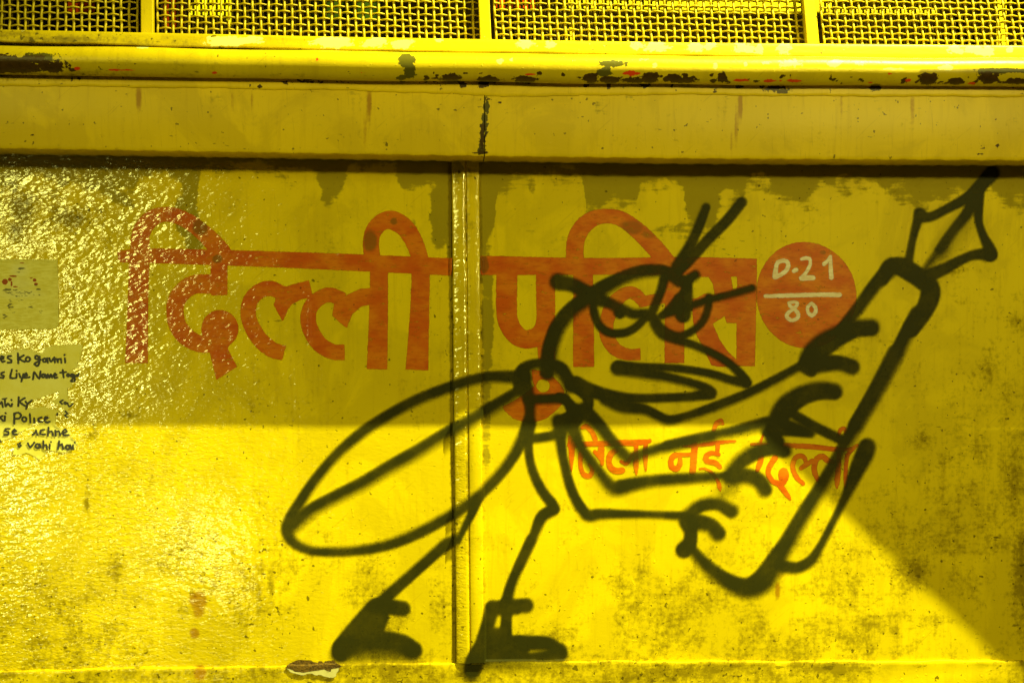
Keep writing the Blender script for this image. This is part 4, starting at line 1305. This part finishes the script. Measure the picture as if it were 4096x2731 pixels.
# ------------------------------------------------------------------ what shows through the screen
M_BACKY = simple("far_barrier_paint", (0.72, 0.57, 0.005), (0.60, 0.46, 0.005), 0.5, 30)
M_DARK = simple("shade_board_brown", (0.004, 0.0025, 0.0006), (0.016, 0.009, 0.001), 0.9, 9)
M_DRED = simple("dark_red_cloth", (0.30, 0.030, 0.006), (0.20, 0.020, 0.004), 0.8, 30)
M_GREEN = simple("dark_green_cloth", (0.030, 0.055, 0.008), (0.02, 0.04, 0.006), 0.8, 30)


def box_part(name, lo, hi, mat, parent, bev=0.003, label=None):
    v, f = box_arrays(lo, hi)
    o = part(name, mesh_np(v, f, None, False), mat, parent, label)
    bevel(o, bev)
    return o


def pxbox(x0, y0, x1, y1, d, thick):
    a = unproj(x0, y1, d); b = unproj(x1, y0, d)
    return (a[0], -d, a[2]), (b[0], -d + thick, b[2])


far = thing("rear_barrier", "second yellow barrier of flat bars standing behind the mesh screen", "barrier", (1.3, 0.42, -0.35))
lo, hi = pxbox(2250, -8, 3330, 40, -0.30, 0.03)
box_part("crossbar", lo, hi, M_BACKY, far)
lo, hi = pxbox(3280, 36, 3745, 56, -0.31, 0.02)
box_part("crossbar", lo, hi, M_BACKY, far)
for x0, x1 in ((3985, 4030), (2262, 2300)):
    lo, hi = pxbox(x0, -300, x1, 150, -0.315, 0.03)
    box_part("post", (lo[0], lo[1], -0.35), hi, M_BACKY, far)
jug_p = unproj(820, 30, -0.16)
crate = thing("yellow_box", "small bright yellow box behind the mesh, left of the middle", "box", (jug_p[0], 0.0, jug_p[2] - 0.03))
lo, hi = pxbox(748, -60, 895, 62, -0.045, 0.10)
M_BOX = simple("bright_yellow_plastic", (0.88, 0.80, 0.004), (0.82, 0.74, 0.004), 0.5, 30)
v, f = box_arrays(lo, hi)
v[4:6, 1] += 0.055                       # sloping front
o = part("body", mesh_np(v, f, None, False), M_BOX, crate)
bevel(o, 0.005)
box_part("lid", (lo[0] - 0.002, lo[1] + 0.053, hi[2]), (hi[0] + 0.002, hi[1] + 0.002, hi[2] + 0.01), M_BOX, crate, 0.003)
for (nm, lab, cat, r, mt) in (("red_cloth", "dark red cloth hanging far left behind the mesh", "cloth", (270, -260, 380, 48), M_DRED),
                              ("red_cloth", "dark red cloth left of the yellow box behind the mesh", "cloth", (655, -260, 745, 110), M_DRED),
                              ("red_cloth", "dark red cloth right of the middle upright behind the mesh", "cloth", (1985, -260, 2170, 34), M_DRED),
                              ("green_cloth", "dark green cloth left of the middle upright behind the mesh", "cloth", (1240, -260, 1530, 76), M_GREEN)):
    lo, hi = pxbox(*r, -0.05, 0.008)
    c = thing(nm, lab, cat, ((lo[0] + hi[0]) / 2, lo[1], lo[2]), "cloths behind the screen" if nm == "red_cloth" else None)
    nx, nz = 30, 20
    X, Z = np.meshgrid(np.linspace(lo[0], hi[0], nx), np.linspace(lo[2], hi[2], nz))
    Y = lo[1] + 0.006 * np.sin(X * 130) + 0.003 * np.sin(X * 57 + Z * 20)
    F_ = np.stack([X, Y, Z], -1).reshape(-1, 3)
    Bk = F_ + (0, 0.003, 0)
    v, f = join([(F_, grid_faces(nz, nx)), (Bk, grid_faces(nz, nx)[:, ::-1])])
    part("fabric", mesh_np(v, f), mt, c)
back = thing("shade_board", "dark brown board standing for the unlit space behind the mesh screen", "board", (0.75, 0.5, -0.35))  # board added to fill the dark void; shade put into its near-black colour
box_part("board", (X0, 0.42, -0.35), (X1, 0.45, 1.35), M_DARK, back)
box_part("batten", (X0, 0.395, 1.00), (X1, 0.42, 1.05), M_DARK, back)

# ------------------------------------------------------------------ setting, and an unseen arm added to throw the diagonal shadow
gv, gf = box_arrays((-3, -4.5, -0.45), (5, 1.5, -0.35))
M_GROUND = simple("asphalt", (0.045, 0.042, 0.036), (0.065, 0.06, 0.05), 0.9, 25, 0.004)
o = part("ground", mesh_np(gv, gf, None, False), M_GROUND, None)
o["kind"] = "structure"

HB = 1.07
Lb = np.array(LAMP_B)


def up_to(pxl, h):
    p = unproj(*pxl, 0.0)
    t = (h - p[2]) / (Lb[2] - p[2])
    return p + (Lb - p) * t


pa = up_to((3000, 1690), HB); pb = up_to((3965, 2622), HB)
dirv = (pb - pa) / np.linalg.norm(pb - pa)
pc = pb + dirv * 0.7
pa2 = pa + dirv * 0.02
beam = thing("shadow_arm", "unseen flat steel arm on a post, added to cast the diagonal shadow", "post", (pc[0] - 0.03, pc[1] + 0.03, -0.35))
_p = np.array([1.40, -0.1517, 0.879]); yb = (_p + (Lb - _p) * ((HB - _p[2]) / (Lb[2] - _p[2])))[1]            # rear edge just clears the lamp's rays onto the rail
Sx = []
for q in (pa2, pc):
    k = np.array([q[0], max(yb, q[1] + 0.0005), q[2]])
    Sx.append([q, q + (0, 0, 0.0015), k + (0, 0, 0.0015), k])
v, f = loft(Sx, close=True)
f = np.vstack([f, [[0, 3, 2, 1]], [[4, 5, 6, 7]]])
M_STEEL = simple("grey_steel", (0.22, 0.21, 0.18), (0.30, 0.28, 0.24), 0.5, 30)
part("arm", mesh_np(v, f, None, False), M_STEEL, beam)
box_part("post", (pc[0] - 0.06, pc[1] + 0.02, -0.35), (pc[0], pc[1] + 0.08, HB), M_STEEL, beam)

scene.cycles.transparent_max_bounces = 24
scene.cycles.max_bounces = 6
